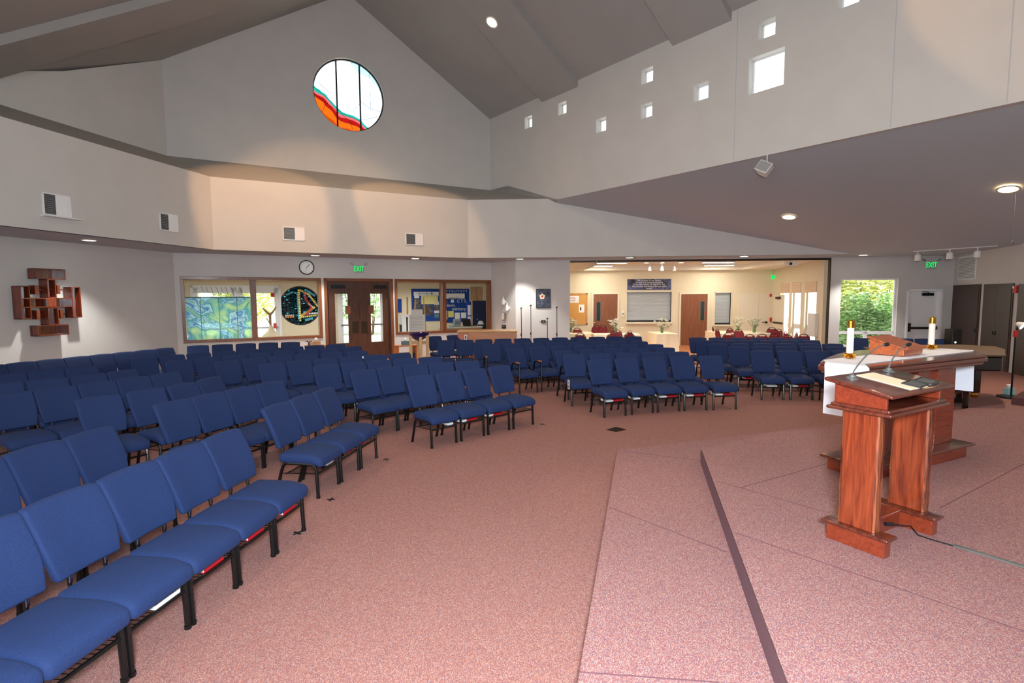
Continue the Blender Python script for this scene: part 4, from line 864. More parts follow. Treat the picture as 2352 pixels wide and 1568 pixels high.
for g,z0,z1,nm in ((-.03,TZ-.03,TZ,'table_top'),(.0,TZ-.075,TZ-.03,'top_moulding'),(-.05,TZ-.11,TZ-.075,'lower_moulding')):
    mb=MB(); mb.prism(outline(g),z0,z1); obj(nm,mb,'padauk_dark',alt,bevel=.012)
b0_=AL(ba); b1_=AL(bb)
x0,x1,y0=b0_[0],b1_[0],min(b0_[1],b1_[1]); y0=(b0_[1]+b1_[1])/2
dep=.46; x0=.2
pr_=AL(at_z(2200,1003,PZ+.16)); xm=AL(at_z(2146,1015,PZ+.16))[0]
mb=MB(); mb.box(x0+.05,x1-.02,y0+.02,y0+dep,0,.135); obj('plinth',mb,'padauk_side',alt)
mb=MB(); mb.rbox(x0-.02,x1+.06,y0-.03,y0+dep+.05,.135,.16,.01); obj('plinth_board',mb,'padauk_dark',alt,True)
mb=MB(); mb.box(x1-.45,x1-.08,y0+.14,y0+dep-.05,.16,TZ-.10); obj('leg_panel',mb,'padauk_side',alt,bevel=.004)
mb=MB(); mb.box(x0+.22,x0+.5,y0+.14,y0+dep-.05,.16,TZ-.10); obj('leg_panel',mb,'padauk_side',alt,bevel=.004)
mb=MB(); mb.box(x0+.6,x1-.45,y0+.2,y0+dep-.14,.16,TZ-.3); obj('centre_panel',mb,'padauk',alt)
mb=MB(); mb.box(x1-.75,x1-.45,y0+.18,y0+dep-.08,.16,TZ-.10); obj('grain_panel',mb,'padauk',alt)
# cloth: runner over the top, hanging down both ends
yc0,yc1=.05,max(.42,li[1]*.98)
t=thing('altar_cloth','long white cloth laid along the altar top and hanging at both ends','altar cloth',(n0.x,n0.y,PZ),arz)
_,zdrop=0,0
def dz(px,py,P):
    r=ray(px,py); q=P; t_=(q.x*r[0]+q.y*r[1])/(r[0]**2+r[1]**2); return H+r[2]*t_-PZ
zl_=dz(1890,946,l0.xy); zr_=dz(2225,900,n1.xy)
mb=MB(); N=10
def strip(prof,th=.006):
    vs=[];fs=[]
    for (pa,pb,z) in prof: vs+=[(pa[0],pa[1],z),(pb[0],pb[1],z)]
    for i in range(len(prof)-1): fs.append((2*i,2*i+1,2*i+3,2*i+2))
    mb.add(vs,fs)
S_=lambda x,y:(x*SC_,y*SC_)
strip([(S_(-.04,-.03),S_(-.09,.42),zl_),(S_(-.035,-.03),S_(-.085,.42),TZ-.12),(S_(-.03,-.02),S_(-.08,.43),TZ-.01),(S_(.02,.03),S_(-.02,.46),TZ+.006),(S_(.2,.17),S_(.15,.6),TZ+.007),(S_(2.8,.3),S_(2.7,.78),TZ+.007),(S_(2.94,.36),S_(2.86,.66),TZ+.006),(S_(3.0,.37),S_(2.93,.64),TZ-.03),(S_(3.01,.36),S_(2.94,.64),zr_-.07)])
o=obj('cloth',mb,'cloth_white',t); so=o.modifiers.new('s','SOLIDIFY'); so.thickness=.005
al=Matrix.Translation((n0.x,n0.y,PZ))@Matrix.Rotation(arz,4,'Z')
def candle(px,py,ptop,lab):
    p=at_z(px,py,AZ+.013); t=thing('altar_candle',lab,'candle',p,0,'altar candles'); r=ray(px,ptop); tt=(p.x*r[0]+p.y*r[1])/(r[0]**2+r[1]**2); h=H+r[2]*tt-p.z
    mb=MB(); mb.lathe([(0,0),(.03,0),(.04,.01),(.03,.035),(.045,.05),(.045,.055),(0,.055)],16)
    for k in range(6):
        a=k*PI/3; c_,s_=math.cos(a),math.sin(a); mb.add([(c_*.03-s_*.02,s_*.03+c_*.02,.045),(c_*.03+s_*.02,s_*.03-c_*.02,.045),(c_*.068,s_*.068,.05),(c_*.06,s_*.06,.004),(c_*.04,s_*.04,.004)],[(0,1,2),(1,3,2),(0,2,3),(0,3,4),(1,4,3),(0,4,1)])
    obj('brass_base',mb,'brass',t)
    mb=MB(); mb.lathe([(0,.05),(.033,.05),(.033,h*.8),(0,h*.8)],24); obj('wax_tube',mb,'candle_wax',t,True)
    mb=MB(); mb.lathe([(0,h*.78),(.037,h*.79),(.037,h*.97),(.033,h*.98),(.012,h*.98),(.008,h),(0,h)],24); obj('brass_cap',mb,'brass',t,True)
candle(1951,822,734,'white altar candle with brass cap, the left one by the cloth edge'); candle(2138,801,727,'white altar candle with brass cap, the right one behind the book stand')
# book stand on the altar
BA=at_z(2075,818,AZ+.014); BBp=at_z(2119,812,AZ+.014); bx=(BBp-BA).xy.normalized(); by=Vector((-bx.y,bx.x)); BC=at_z(2006,815,AZ+.014)
bw_=(BBp-BA).xy.length; c_=BA.xy+bx*bw_/2+by*.17
t=thing('book_stand','reddish brown wedge shaped wooden book stand on the white altar cloth','book stand',(c_.x,c_.y,AZ+.014),math.atan2(bx.y,bx.x)); w=bw_/2
mb=MB(); vs=[(-w,-.17,0),(w,-.17,0),(w,.17,0),(-w,.17,0),(-w,-.17,.07),(w,-.17,.07),(w,.17,.17),(-w,.17,.17)]
mb.add(vs,[(0,3,2,1),(4,5,6,7),(0,1,5,4),(1,2,6,5),(2,3,7,6),(3,0,4,7)]); obj('stand_body',mb,'cherry',t,bevel=.004)
mb=MB(); vs=[(-w-.02,-.2,.066),(w+.02,-.2,.066),(w+.02,.19,.18),(-w-.02,.19,.18)]; mb.add(vs+[(x,y,z+.016) for x,y,z in vs],[(0,3,2,1),(4,5,6,7),(0,1,5,4),(1,2,6,5),(2,3,7,6),(3,0,4,7)]); obj('sloping_board',mb,'cherry',t,bevel=.003)
mb=MB(); mb.box(-w,w,-.205,-.19,.07,.1); obj('ledge',mb,'cherry',t)
# ---------------------------------------------------------------- grand piano and things at the right
t=thing('grand_piano','black grand piano under a brown cover, behind the altar','piano',(0,0,0))
out=[(7.9,10.0),(9.15,9.85),(9.45,10.2),(10.1,10.9),(10.45,11.5),(10.0,11.95),(8.9,11.9),(7.7,11.5),(7.3,10.7)]
mb=MB(); mb.prism(out,.72,1.0); obj('body',mb,'piano_black',t,bevel=.03)
mb=MB(); c=Vector((8.9,10.9)); mb.prism([tuple(c+(Vector(p)-c)*1.05) for p in out],1.0,1.035); obj('cover',mb,'piano_cover',t,bevel=.015)
for x,y in ((8.25,10.2),(9.75,11.1),(8.0,11.2)):
    mb=MB(); mb.prism([(x-.07,y-.07),(x+.07,y-.07),(x+.07,y+.07),(x-.07,y+.07)],.1,.72); lg=obj('leg',mb,'piano_black',t,bevel=.01); mb=MB(); mb.lathe([(0,.0),(.06,.0),(.07,.05),(.06,.1),(0,.1)],14,c=(x,y)); obj('caster',mb,'brass',lg)
mb=MB(); mb.box(8.5,8.56,10.3,10.36,.1,.72); mb.box(8.75,8.81,10.3,10.36,.1,.72); mb.box(8.45,8.86,10.2,10.36,.06,.14); obj('pedal_lyre',mb,'piano_black',t)
t=thing('piano_bench','black piano bench standing under the white altar cloth end','bench',(7.75,9.45,0),.3); mb=MB(); mb.rbox(-.4,.4,-.18,.18,.42,.5,.02); obj('seat',mb,'piano_black',t,True)
for sx in (-1,1):
    for sy in (-1,1): mb=MB(); mb.box(sx*.35-.03,sx*.35+.03,sy*.14-.03,sy*.14+.03,0,.42); obj('leg',mb,'piano_black',t)
p=at_z(2188,800,.0); p=Vector((12.6,15.2,0)); pp=at_y(2190,755,14.2)
t=thing('black_speaker','black loudspeaker cabinet standing behind the piano by the brown cabinet','speaker',(pp.x,14.2,0)); mb=MB(); mb.rbox(-.13,.13,-.14,.14,0,pp.z,.02); obj('cabinet',mb,'black_plastic',t); mb=MB(); mb.box(-.11,.11,-.145,-.14,.2,pp.z-.06); obj('grille',mb,'black_metal',t); mb=MB(); mb.lathe([(0,0),(.02,0),(.02,.006),(0,.006)],10,T=lambda q:Vector((q.x-.05,-.147-q.z,q.y+pp.z-.35))); obj('indicator',mb,'lamp_bright',t)
# music lamp
p=at_z(2322,913,0); t=thing('reading_lamp','black floor lamp with a bright white head at the right edge','lamp',p); hz=0
r=ray(2344,745); tt=p.y/r[1]; hx=r[0]*tt-p.x; hz=H+r[2]*tt
mb=MB(); mb.lathe([(0,0),(.24,0),(.24,.03),(.04,.05),(0,.05)],24); obj('base',mb,'black_metal',t)
mb=MB(); mb.tube([(0,0,.04),(0,0,hz-.25),(.01,0,hz-.1),(hx*.5,0,hz)],.017,8); obj('pole',mb,'black_metal',t)
Th=lambda q:Matrix.Rotation(.5,3,'Z')@Matrix.Rotation(2.1,3,'X')@(q*.75)+Vector((hx*.8,0,hz))
mb=MB(); mb.lathe([(.02,-.08),(.05,-.06),(.12,.08),(.11,.08),(.045,-.05),(.02,-.07)],20,T=Th); obj('lamp_shade',mb,'white_plastic',t,True); mb=MB(); mb.rbox(-.03,.03,-.03,.03,hz-.26,hz-.12,.01); obj('switch_clamp',mb,'red_paint',t)
mb=MB(); mb.lathe([(0,.03),(.05,.04),(.09,.078),(0,.078)],16,T=Th); obj('bulb',mb,'lamp_bright',t)
p=at_z(2317,905,.05); t=thing('tissue_box','pale aqua tissue box standing on the lamp base at right','tissue box',(p.x,p.y,.05)); mb=MB(); mb.box(-.075,.075,-.06,.06,0,.13); obj('box',mb,'aqua_box',t); mb=MB(); mb.lathe([(.01,.13),(.04,.17),(.05,.2),(.0,.215)],7); obj('tissue',mb,'paper',t)
a_=at_z(2323,912,.28); t=thing('carpeted_bench','low dark brown carpeted riser block at the right edge','riser',(a_.x,a_.y,0),-.9); mb=MB(); mb.rbox(0,1.6,0,1.0,0,.28,.02); obj('block',mb,'brown_carpet',t)
mb=MB(); 
for k in range(9): mb.tube([(.25+.1*math.cos(k),.35+.04*k,.30+.02*(k%3)),(.6+.1*math.sin(k*2),.3+.05*k,.31+.015*((k+1)%3)),(1.2,.28+.05*k,.30)],.022,6)
tt_=obj('rope_bundle',mb,'rope'); tt_.location=t.location; tt_.rotation_euler=t.rotation_euler; label(tt_,'loose bundle of cream cloth lying on the brown riser','cloth')
# ---------------------------------------------------------------- font, small tables, organ console
fp=at_y(962,765,15.6); t=thing('baptismal_font','blue glazed bowl on a pale oak post stand','font',(fp.x,15.6,0),.2)
top=at_y(962,770,15.6).z
for sx,sy in ((-.24,-.1),(.24,-.1),(0,.12),(.04,-.2)):
    mb=MB(); mb.box(sx-.045,sx+.045,sy-.03,sy+.03,0,top); obj('post',mb,'oak',t,bevel=.004)
mb=MB(); mb.box(-.24,.24,-.03,.03,top-.25,top-.17); mb.box(-.24,.24,-.03,.03,.15,.23); mb.box(-.03,.03,-.18,.12,top-.25,top-.17); obj('cross_brace',mb,'oak',t)
mb=MB(); mb.lathe([(0,top-.16),(.11,top-.14),(.23,top-.04),(.29,top+.03),(.31,top+.08),(.29,top+.08),(.26,top+.03),(.1,top-.08),(0,top-.09)],36); obj('bowl',mb,'blue_bowl',t,True)
def stand(px,py,Y,lab,wd,boxlab,boxcol,plane=None,bt=True):
    p=at_y(px,py,Y); t=thing('side_table',lab,'table',(p.x,Y,0),W2.rot(),'small tables beside the double doors'); h=p.z
    mb=MB(); mb.box(-wd,wd,-.22,.22,h-.03,h); obj('tabletop',mb,'orange_wood',t)
    for sx in (-1,1): mb=MB(); mb.box(sx*(wd-.03)-.025,sx*(wd-.03)+.025,-.2,.2,0,h-.03); obj('side_panel',mb,'orange_wood',t)
    mb=MB(); mb.box(-wd+.05,wd-.05,-.15,.2,.1,h*.55); obj('inner_box',mb,'navy_panel',t)
    b_=thing('tissue_box',boxlab,'tissue box',(p.x,Y,h),W2.rot()); mb=MB(); mb.box(-.12,.12,-.07,.07,0,.13); obj('box',mb,boxcol,b_); mb=MB(); mb.lathe([(.02,.13),(.06,.17),(.05,.21),(0,.24)],7); obj('tissue',mb,'paper',b_)
    return h
stand(931,792,17.6,'small orange wood table right of the double doors',.34,'dark teal tissue box on the table right of the doors','teal_box')
stand(726,793,16.1,'small orange wood table left of the double doors',.3,'pale wood tissue box on the table left of the doors','pale_wood')
p=at_y(709,797,16.0); hh=at_y(726,793,16.1).z; t=thing('small_vase','small grey vase with dark leaves left of the double doors','vase',(p.x+.0,16.05,hh)); mb=MB(); mb.lathe([(0,0),(.035,0),(.045,.05),(.03,.09),(0,.09)],14); obj('vase_body',mb,'grey_plastic',t,True); mb=MB()
for a in (-1.2,-.5,.3,1.1): mb.tube([(0,0,.08),(.07*math.sin(a),0,.13),(.14*math.sin(a),0,.14+.03*math.cos(a*2))],[.006,.012,.003],5)
obj('leaves',mb,'black_plastic',t)
# organ console
ol=at_y(1051,760,17.0); orr=at_y(1187,760,17.0); otp=ol.z
t=thing('organ_console','orange wood organ console behind the middle block, back towards the room','organ',((ol.x+orr.x)/2,17.0+.3,0),0); w=(orr.x-ol.x)/2
mb=MB(); mb.box(-w,w,-.3,.35,0,otp-.04); obj('case',mb,'orange_wood',t,bevel=.006); mb=MB(); mb.box(-w-.02,w+.02,-.33,.38,otp-.04,otp); obj('lid',mb,'oak',t,bevel=.006)
mb=MB(); mb.box(-w+.02,-w+.36,-.305,-.3,.1,otp-.06); obj('end_panel',mb,'cherry',t); mb=MB(); mb.box(-w+.22,-w+.3,-.312,-.305,otp-.3,otp-.12); obj('notice_sheet',mb,'paper',t); mb=MB(); mb.box(-w+.24,-w+.28,-.314,-.312,otp-.26,otp-.15); obj('notice_print',mb,'text_dark',t)
# ---------------------------------------------------------------- lobby behind the glazed wall
LO=4.5
LB=Plane(W2.P(0,0,LO).xy,W2.d,W2.n)
def lb(x,y,off=0): return LB.px(x,y,-off)
CZ=3.28; sE=(-.45-LB.o.x)/LB.d.x
e0,ezt=lb(436,656); e1,_=lb(644,660); ezt=2.66
c1,cz1=lb(690,702); _,ct=lb(690,657); crr=(ct-lb(690,747)[1])/2; 
f0,_=lb(775,700); f1,_=lb(886,700)
polywall('wall_lobby',LB,[(-4,0),(e0,0),(e0,ezt),(e1,ezt),(e1,0),(f0,0),(f0,ezt),(f1,ezt),(f1,0),(17,0),(17,CZ),(-4,CZ)],[circ(c1,cz1,crr,40),rect(8.0-.0,0.02,8.02,0.04)] ,.2,'cream_paint')
def poly3(name,pts,m): mb=MB(); mb.quad(*[Vector(p) for p in pts]); return struct(name,mb,m)
q=[W2.P(-4,0,.25),W2.P(L2+.1,0,.25),LB.P(L2+.6,0),LB.P(-4,0)]
mb=MB(); mb.prism([(p.x,p.y) for p in [W2.P(-4,0,.2),W2.P(L2+.1,0,.2),Vector((-.4,20.7,0)),LB.P(sE+.1,0,.1),LB.P(-4,0,.1)]],-.15,0); struct('floor_lobby',mb,'lobby_floor')
mb=MB(); mb.prism([(p.x,p.y) for p in [W2.P(-4,0,.24),W2.P(L2+.1,0,.24),Vector((-.4,20.7,0)),LB.P(sE+.1,0,-.02),LB.P(-4,0,-.02)]],CZ,CZ+.1); struct('ceiling_lobby',mb,'cream_paint')
pl=Plane((-.45,LB.P(sE,0).y),(0,-1),(1,0)); polywall('wall_lobby_side',pl,rect(0,0,LB.P(sE,0).y-20.75,CZ),[],.1,'cream_paint')
pl=Plane(W2.P(-2.5,0,.2).xy,W2.n,-W2.d); polywall('wall_lobby_end',pl,rect(0,0,LO-.2,CZ),[],.1,'cream_paint')
# exterior double doors of the lobby
for dn,(e0_,e1_) in (('door_3',(e0,e1)),('door_8',(f0,f1))):
  t=sroot(dn,LB,(e0_+e1_)/2,0); w=(e1_-e0_)/2; h=ezt; k=.09; mb=MB(); mb.box(-w,-w+k,-.03,.2,0,h); mb.box(w-k,w,-.03,.2,0,h); mb.box(-w,w,-.03,.2,h-k,h); mb.box(-.05,.05,.0,.12,0,h-k); obj('door_frame',mb,'white_paint',t)
  for sx in (-1,1):
    mb=MB(); x0,x1=sorted((sx*.05,sx*(w-k))); g=.14
    mb.box(x0,x0+g,.04,.09,0,h-k); mb.box(x1-g,x1,.04,.09,0,h-k); mb.box(x0,x1,.04,.09,0,.25); mb.box(x0,x1,.04,.09,h-k-.2,h-k); lf=obj('door_leaf',mb,'white_paint',t)
    mb=MB(); mb.box(x0+g,x1-g,.06,.066,.25,h-k-.2); obj('glass_pane',mb,'glass',lf); mb=MB(); mb.box(x0+.04,x1-.04,-.02,.04,.98,1.05); obj('panic_bar',mb,'chrome',lf)
# outside single door seen through the brown doors
# leaded mosaic round window
t=sroot('window_14',LB,c1,cz1); t['label']='round mosaic stained glass window in the lobby wall'
mb=MB(); mb.lathe([(crr,.0),(crr,.12),(crr-.04,.12),(crr-.04,.0),(crr,0)],56,T=lambda p:Vector((p.x,p.z,p.y))); obj('window_frame',mb,'dark_metal',t)
mb=MB(); mb.lathe([(crr-.03,.06),(crr-.03,.07)],56,T=lambda p:Vector((p.x,p.z,p.y))); obj('mosaic_pane',mb,'mosaic_glass',t)
def chain(pts,m,w,n):
    mb=MB(); P_=[Vector(p) for p in pts]; L=[0]
    for i in range(len(P_)-1): L.append(L[-1]+(P_[i+1]-P_[i]).length)
    for k in range(n):
        s=L[-1]*(k+.5)/n; i=max(j for j in range(len(P_)-1) if L[j]<=s); f_=(s-L[i])/(L[i+1]-L[i]); c=P_[i].lerp(P_[i+1],f_); d=(P_[i+1]-P_[i]).normalized(); nn=Vector((-d.y,d.x)); hl=L[-1]/n*.38
        mb.add([(c.x+a*hl*d.x+b*w*nn.x,.05,c.y+a*hl*d.y+b*w*nn.y) for a,b in ((-1,-1),(1,-1),(1,1),(-1,1))],[(0,1,2,3)])
    obj('glass_tesserae',mb,m,t)
r_=crr
mat('white_glass',(240,240,240),.4); mat('cyan_glass',(90,190,205),.4); mat('orange_glass',(240,160,60),.4); mat('amber_tile',(245,225,110),.4); mat('ruby_tile',(180,40,56),.4)
for dx in (0,):
    chain([(-.05*r_,.85*r_),(-.02*r_,-.8*r_)],'amber_tile',.035,14); chain([(-.75*r_,-.7*r_*.8),(-.3*r_,-.56*r_)],'orange_glass',.03,4); chain([(0,-.58*r_),(.85*r_,-.5*r_)],'amber_tile',.03,9)
    chain([(0,.8*r_),(.4*r_,.6*r_),(.7*r_,.2*r_),(.85*r_,-.05*r_)],'amber_tile',.035,14); chain([(.72*r_,-.05*r_),(.4*r_,-.3*r_),(.05*r_,-.5*r_)],'orange_glass',.045,9)
    chain([(.2*r_,.75*r_),(.28*r_,.3*r_),(.55*r_,-.05*r_),(.3*r_,-.5*r_)],'ruby_tile',.05,14); chain([(-.12*r_,.7*r_),(-.1*r_,-.7*r_)],'cyan_glass',.022,16); chain([(.2*r_,-.75*r_),(.6*r_,-.65*r_)],'cyan_glass',.05,6)
    chain([(-.75*r_,-.48*r_),(-.3*r_,-.47*r_)],'white_glass',.018,5); chain([(.4*r_,-.42*r_),(.85*r_,-.38*r_)],'white_glass',.03,6); chain([(.35*r_,.15*r_),(.7*r_,-.15*r_)],'white_glass',.025,7); chain([(.3*r_,.8*r_),(.75*r_,.5*r_)],'cyan_glass',.04,7); chain([(-.65*r_,.55*r_),(-.3*r_,.72*r_)],'cyan_glass',.03,6)
def board(px0,py0,px1,py1,name,lab,cat,m,off=.03,pl=LB,th=.03):
    a0,z0=pl.px(px0,py1); a1,z1=pl.px(px1,py0); t=on(pl,name,lab,cat,(a0+a1)/2,(z0+z1)/2); w=(a1-a0)/2; h=(z1-z0)/2; mb=MB(); mb.box(-w,w,-th,0,-h,h); obj('panel',mb,m,t); t['w']=w; return t,w,h
def sheet(t,x0,x1,z0,z1,m,nm='sheet',d=-.034): mb=MB(); mb.box(x0,x1,d-.003,d+.004,z0,z1); return obj(nm,mb,m,t)
a_,z_=lb(626,677); t=on(LB,'fire_alarm_box','small red alarm pull box on the lobby wall','alarm',a_,z_); mb=MB(); mb.rbox(-.07,.07,-.05,0,-.08,.08,.01); obj('box',mb,'red_paint',t)
t,w,h=board(946,663,1012,738,'bulletin_board','blue bulletin board with a yellow map, left one in the lobby','bulletin board','board_blue')
text('board_heading','Global  Missions  Global  Missions','text_dark',.085,lambda p:Vector((p.x*.62-.02,-.042-p.z,p.y+h-.22)),t)
for i,(x0,x1) in enumerate(((-.86,-.5),(-.47,-.03),(0,.34),(.4,.84))): sheet(t,x0*w,x1*w,h-.32,h-.14,'paper','heading_card')
for a,b,c,d,m in ((-.36,.78,.05,.62,'map_sheet'),(-.82,-.5,.42,.62,'paper'),(-.84,-.42,-.3,.36,'photo_sheet'),(-.3,.4,-.65,0,'photo_sheet'),(.5,.85,.0,.2,'paper'),(.5,.85,-.32,-.02,'photo_sheet'),(.5,.85,-.52,-.36,'paper'),(.52,.82,-.8,-.56,'teal_box')): sheet(t,a*w,b*w,c*h,d*h,m)
t,w,h=board(1021,663,1077,741,'bulletin_board','blue bulletin board with white cut out letters, right one in the lobby','bulletin board','board_blue')
def tx(s,x,z,sz,m='text_white',k=1): text('board_lettering',s,m,sz,lambda p:Vector((p.x*k+x*w,-.034-p.z,p.y+z*h)),t)
tx('Y Y O U T H Y Y',-.02,.84,.15); sheet(t,-w*.98,w*.62,h*.42,h*.72,'paper'); text('board_lettering','welcome','text_dark',.15,lambda p:Vector((p.x-.15,-.04-p.z,p.y+h*.46)),t); tx('C T S',.35,.26,.2); tx('students',-.7,.02,.2); tx('ministry',.15,-.2,.22)
for a,b,c,d,m in ((-.72,-.28,-.68,-.32,'yellow_sheet'),(-.2,.2,-.8,-.42,'paper'),(.3,.72,-.75,-.42,'paper'),(-.98,-.8,-.8,-.3,'paper'),(-.95,-.75,.16,.36,'photo_sheet'),(-.5,-.25,.18,.36,'paper')): sheet(t,a*w,b*w,c*h,d*h,m)
a0,z0=lb(1081,658); t,w,h=board(1081,658,1108,700,'wall_cabinet_lobby','pale tan twin panel board at the right end of the lobby','board','pale_wood'); mb=MB(); mb.box(-.01,.01,-.036,-.03,-h,h); obj('centre_strip',mb,'trim_wood',t)
t['label']='pale tan twin panel board at the right end of the lobby'; t.name='notice_panel'
t,w,h=board(913,686,922,718,'blue_notice','narrow blue printed notice on the lobby wall beside the doors','notice','board_blue')
# easel and music sheet, sanitizer stand, screen, laptop, lamp on the counter
def stand_at(px,py,off): 
    a,z=LB.px(px,py,-off); return LB.P(a,0,-off),z
p,z=stand_at(957,715,2.6); t=thing('display_easel','wooden easel holding a large white handwritten chart in the lobby','easel',p,W2.rot()); z0=LB.px(957,760,-2.6)[1]; z1=LB.px(957,682,-2.6)[1]; w=LB.px(975,720,-2.6)[0]-LB.px(939,720,-2.6)[0]; zt_=LB.px(957,722,-2.6)[1]
for sx in (-1,1): mb=MB(); mb.tube([(sx*w*.62,-.02,0),(sx*w*.52,.1,z1)],.03,4); obj('leg',mb,'oak',t)
mb=MB(); mb.tube([(0,.6,0),(0,.12,z1-.1)],.03,4); obj('leg',mb,'oak',t)
mb=MB(); mb.box(-w*.62,w*.62,-.06,.02,z0-.06,z0-.02); obj('tray',mb,'oak',t)
mb=MB(); mb.box(-w*.5,w*.5,-.05,-.03,z0-.02,zt_); ch=obj('chart_pad',mb,'paper',t)
mb=MB()
for i in range(9):
    zz=z0+.08+(zt_-z0-.12)*i/9
    for j in range(6): x=-w*.42+w*.84*j/6; mb.box(x,x+w*.1,-.054,-.05,zz,zz+.008)
obj('handwriting_lines',mb,'text_dark',t)
mb=MB(); mb.box(-w*.36,w*.36,-.05,-.03,zt_,zt_+.2); obj('header_sheet',mb,'paper',t)
p,z=stand_at(921,740,3.2); z=LB.px(921,732,-3.2)[1]; t=thing('sanitizer_stand','white hand sanitizer dispenser on a black post in the lobby','dispenser',p,W2.rot()); mb=MB(); mb.tube([(0,.05,0),(0,.05,z-.1)],.05,8); mb.lathe([(0,0),(.2,0),(.2,.02),(0,.03)],18); obj('post',mb,'black_metal',t); mb=MB(); mb.rbox(-.09,.09,-.08,.06,z-.22,z+.1,.03); obj('dispenser_body',mb,'white_plastic',t)
p,z=stand_at(932,745,3.6); z=LB.px(932,722,-3.6)[1]; t=thing('leaflet_rack','white and grey leaflet rack beside the sanitizer in the lobby','rack',p,W2.rot()); mb=MB(); mb.box(-.12,.12,0,.1,0,z); obj('panel',mb,'white_paint',t); mb=MB(); mb.box(.02,.08,-.01,0,.4,z-.1); obj('slot',mb,'black_plastic',t)
p,z=stand_at(1108,740,3.7); z=LB.px(1108,690,-3.7)[1]; z0=LB.px(1108,752,-3.7)[1]; wA=LB.px(1116,720,-3.7)[0]-LB.px(1085,720,-3.7)[0]
p=LB.P(LB.px(1101,720,-3.7)[0],0,-3.7)
t=thing('folding_screen','dark navy display panel standing at the right end of the lobby window','display panel',p,W2.rot()); mb=MB(); mb.box(-wA/2,wA/2,0,.05,.0,z); obj('panel',mb,'navy_panel',t); mb=MB(); mb.box(-wA/2-.03,-wA/2,-.01,.06,0,z); obj('edge_strip',mb,'pale_wood',t)
mb=MB(); 
for dz_ in (z-.75,z-1.0): mb.lathe([(0,0),(.02,0),(.02,.01),(0,.01)],10,T=lambda q:Vector((q.x-.1,-q.z,q.y+dz_)))
obj('push_pins',mb,'paper',t)
p=LB.P(LB.px(1081,720,-3.6)[0],0,-3.6); z=LB.px(1081,692,-3.6)[1]; t=thing('leaflet_display','purple leaflet display with white cards beside the navy panel','display',p,W2.rot()); mb=MB(); mb.box(-.15,.12,0,.05,.0,z); obj('board',mb,'board_blue',t)
for i in range(4): mb=MB(); x=-.13+.13*(i%2); zz=z-.55-.45*(i//2); mb.box(x,x+.11,-.02,0,zz,zz+.4); obj('card',mb,'paper',t)
# counter and things on it just inside the right window
cp=LB.P(LB.px(1050,755,-3.75)[0],0,-3.9); 
t=thing('lobby_counter','pale counter below the right lobby window','counter',W2.P(wr1-1.7,0,.62),W2.rot()); mb=MB(); mb.box(-.1,1.45,-.3,.3,.0,.98); obj('cabinet',mb,'pale_wood',t); mb=MB(); mb.box(-.13,1.48,-.33,.33,.98,1.02); obj('countertop',mb,'cream_trim',t)
def oncounter(px,name,lab,cat,grp=None):
    pl=Plane(W2.P(0,0,.62).xy,W2.d,W2.n); a,_=pl.px(px,740); return thing(name,lab,cat,pl.P(a,1.02),W2.rot(),grp)
t=oncounter(1076,'laptop_computer','black laptop open on the counter behind the right lobby window','laptop'); mb=MB(); mb.box(-.17,.17,-.12,.12,0,.02); obj('base',mb,'black_plastic',t); mb=MB(); mb.box(-.17,.17,.12,.14,.02,.28,lambda p:p+Vector((0,p.z*.3,0))); obj('screen',mb,'black_plastic',t)
t=oncounter(1104,'desk_lamp','small white lamp shade on the counter beside the laptop','lamp'); mb=MB(); mb.lathe([(0,.06),(.14,.06),(.08,.2),(0,.2)],20); obj('lamp_shade',mb,'white_plastic',t,True); mb=MB(); mb.lathe([(0,0),(.07,0),(.02,.02),(.02,.06),(0,.06)],14); obj('base',mb,'black_plastic',t)
t=oncounter(1050,'display_box','clear and grey leaflet box on the counter, left of the laptop','box'); mb=MB(); mb.box(-.13,.13,-.05,.1,0,.3); obj('box',mb,'louver_grey',t); mb=MB(); mb.box(-.1,.1,-.06,-.05,.1,.2); obj('label_sheet',mb,'teal_box',t)
t=oncounter(1038,'paper_dish','pale blue dish on the counter, the leftmost thing there','dish'); mb=MB(); mb.lathe([(0,0),(.09,0),(.14,.06),(.13,.06),(.08,.012),(0,.01)],20); obj('dish_body',mb,'aqua_box',t,True)
# driftwood sculpture on a draped stand
p,_=stand_at(622,740,3.0); zt_=LB.px(620,705,-3.0)[1]
t=thing('branch_sculpture','pale forked driftwood branches standing on cream cloth in the lobby','sculpture',p,W2.rot()); s=lambda x,y:((LB.px(x,y,-3.0)[0]-LB.px(622,740,-3.0)[0]),0,LB.px(x,y,-3.0)[1])
mb=MB(); mb.tube([s(603,707),s(612,716),s(620,722)],[.02,.035,.045],8); mb.tube([s(634,704),s(627,716),s(620,722)],[.02,.035,.045],8); mb.tube([s(620,722),s(621,740),s(623,760)],[.05,.04,.03],8); mb.tube([s(612,730),s(619,742)],.018,6); mb.tube([s(621,742),s(628,764)],.02,6); obj('branches',mb,'pale_wood',t,True)
mb=MB(); zz=s(622,762)[2]; mb.lathe([(.36,0),(.34,zz*.6),(.28,zz-.12),(.14,zz+.0),(.05,zz+.22),(0,zz+.3)],14); obj('cloth_drape',mb,'cloth_cream',t,True)
p,_=stand_at(632,755,2.9); t=thing('patterned_mask','red and white patterned panel beside the driftwood sculpture','mask',LB.P(LB.px(632,748,-.1)[0],LB.px(632,748,-.1)[1],-.03),W2.rot()); mb=MB(); mb.rbox(-.06,.06,-.02,0,-.11,.11,.01); obj('panel',mb,'mask_red',t)
# lobby ceiling lamps
for a_ in (1.5,5.0,8.5):
    can(LB.P(a_,CZ-.002,-2.2),'round ceiling light in the lobby',pw=260,ang=150,grp='lobby ceiling lights',r=.12)
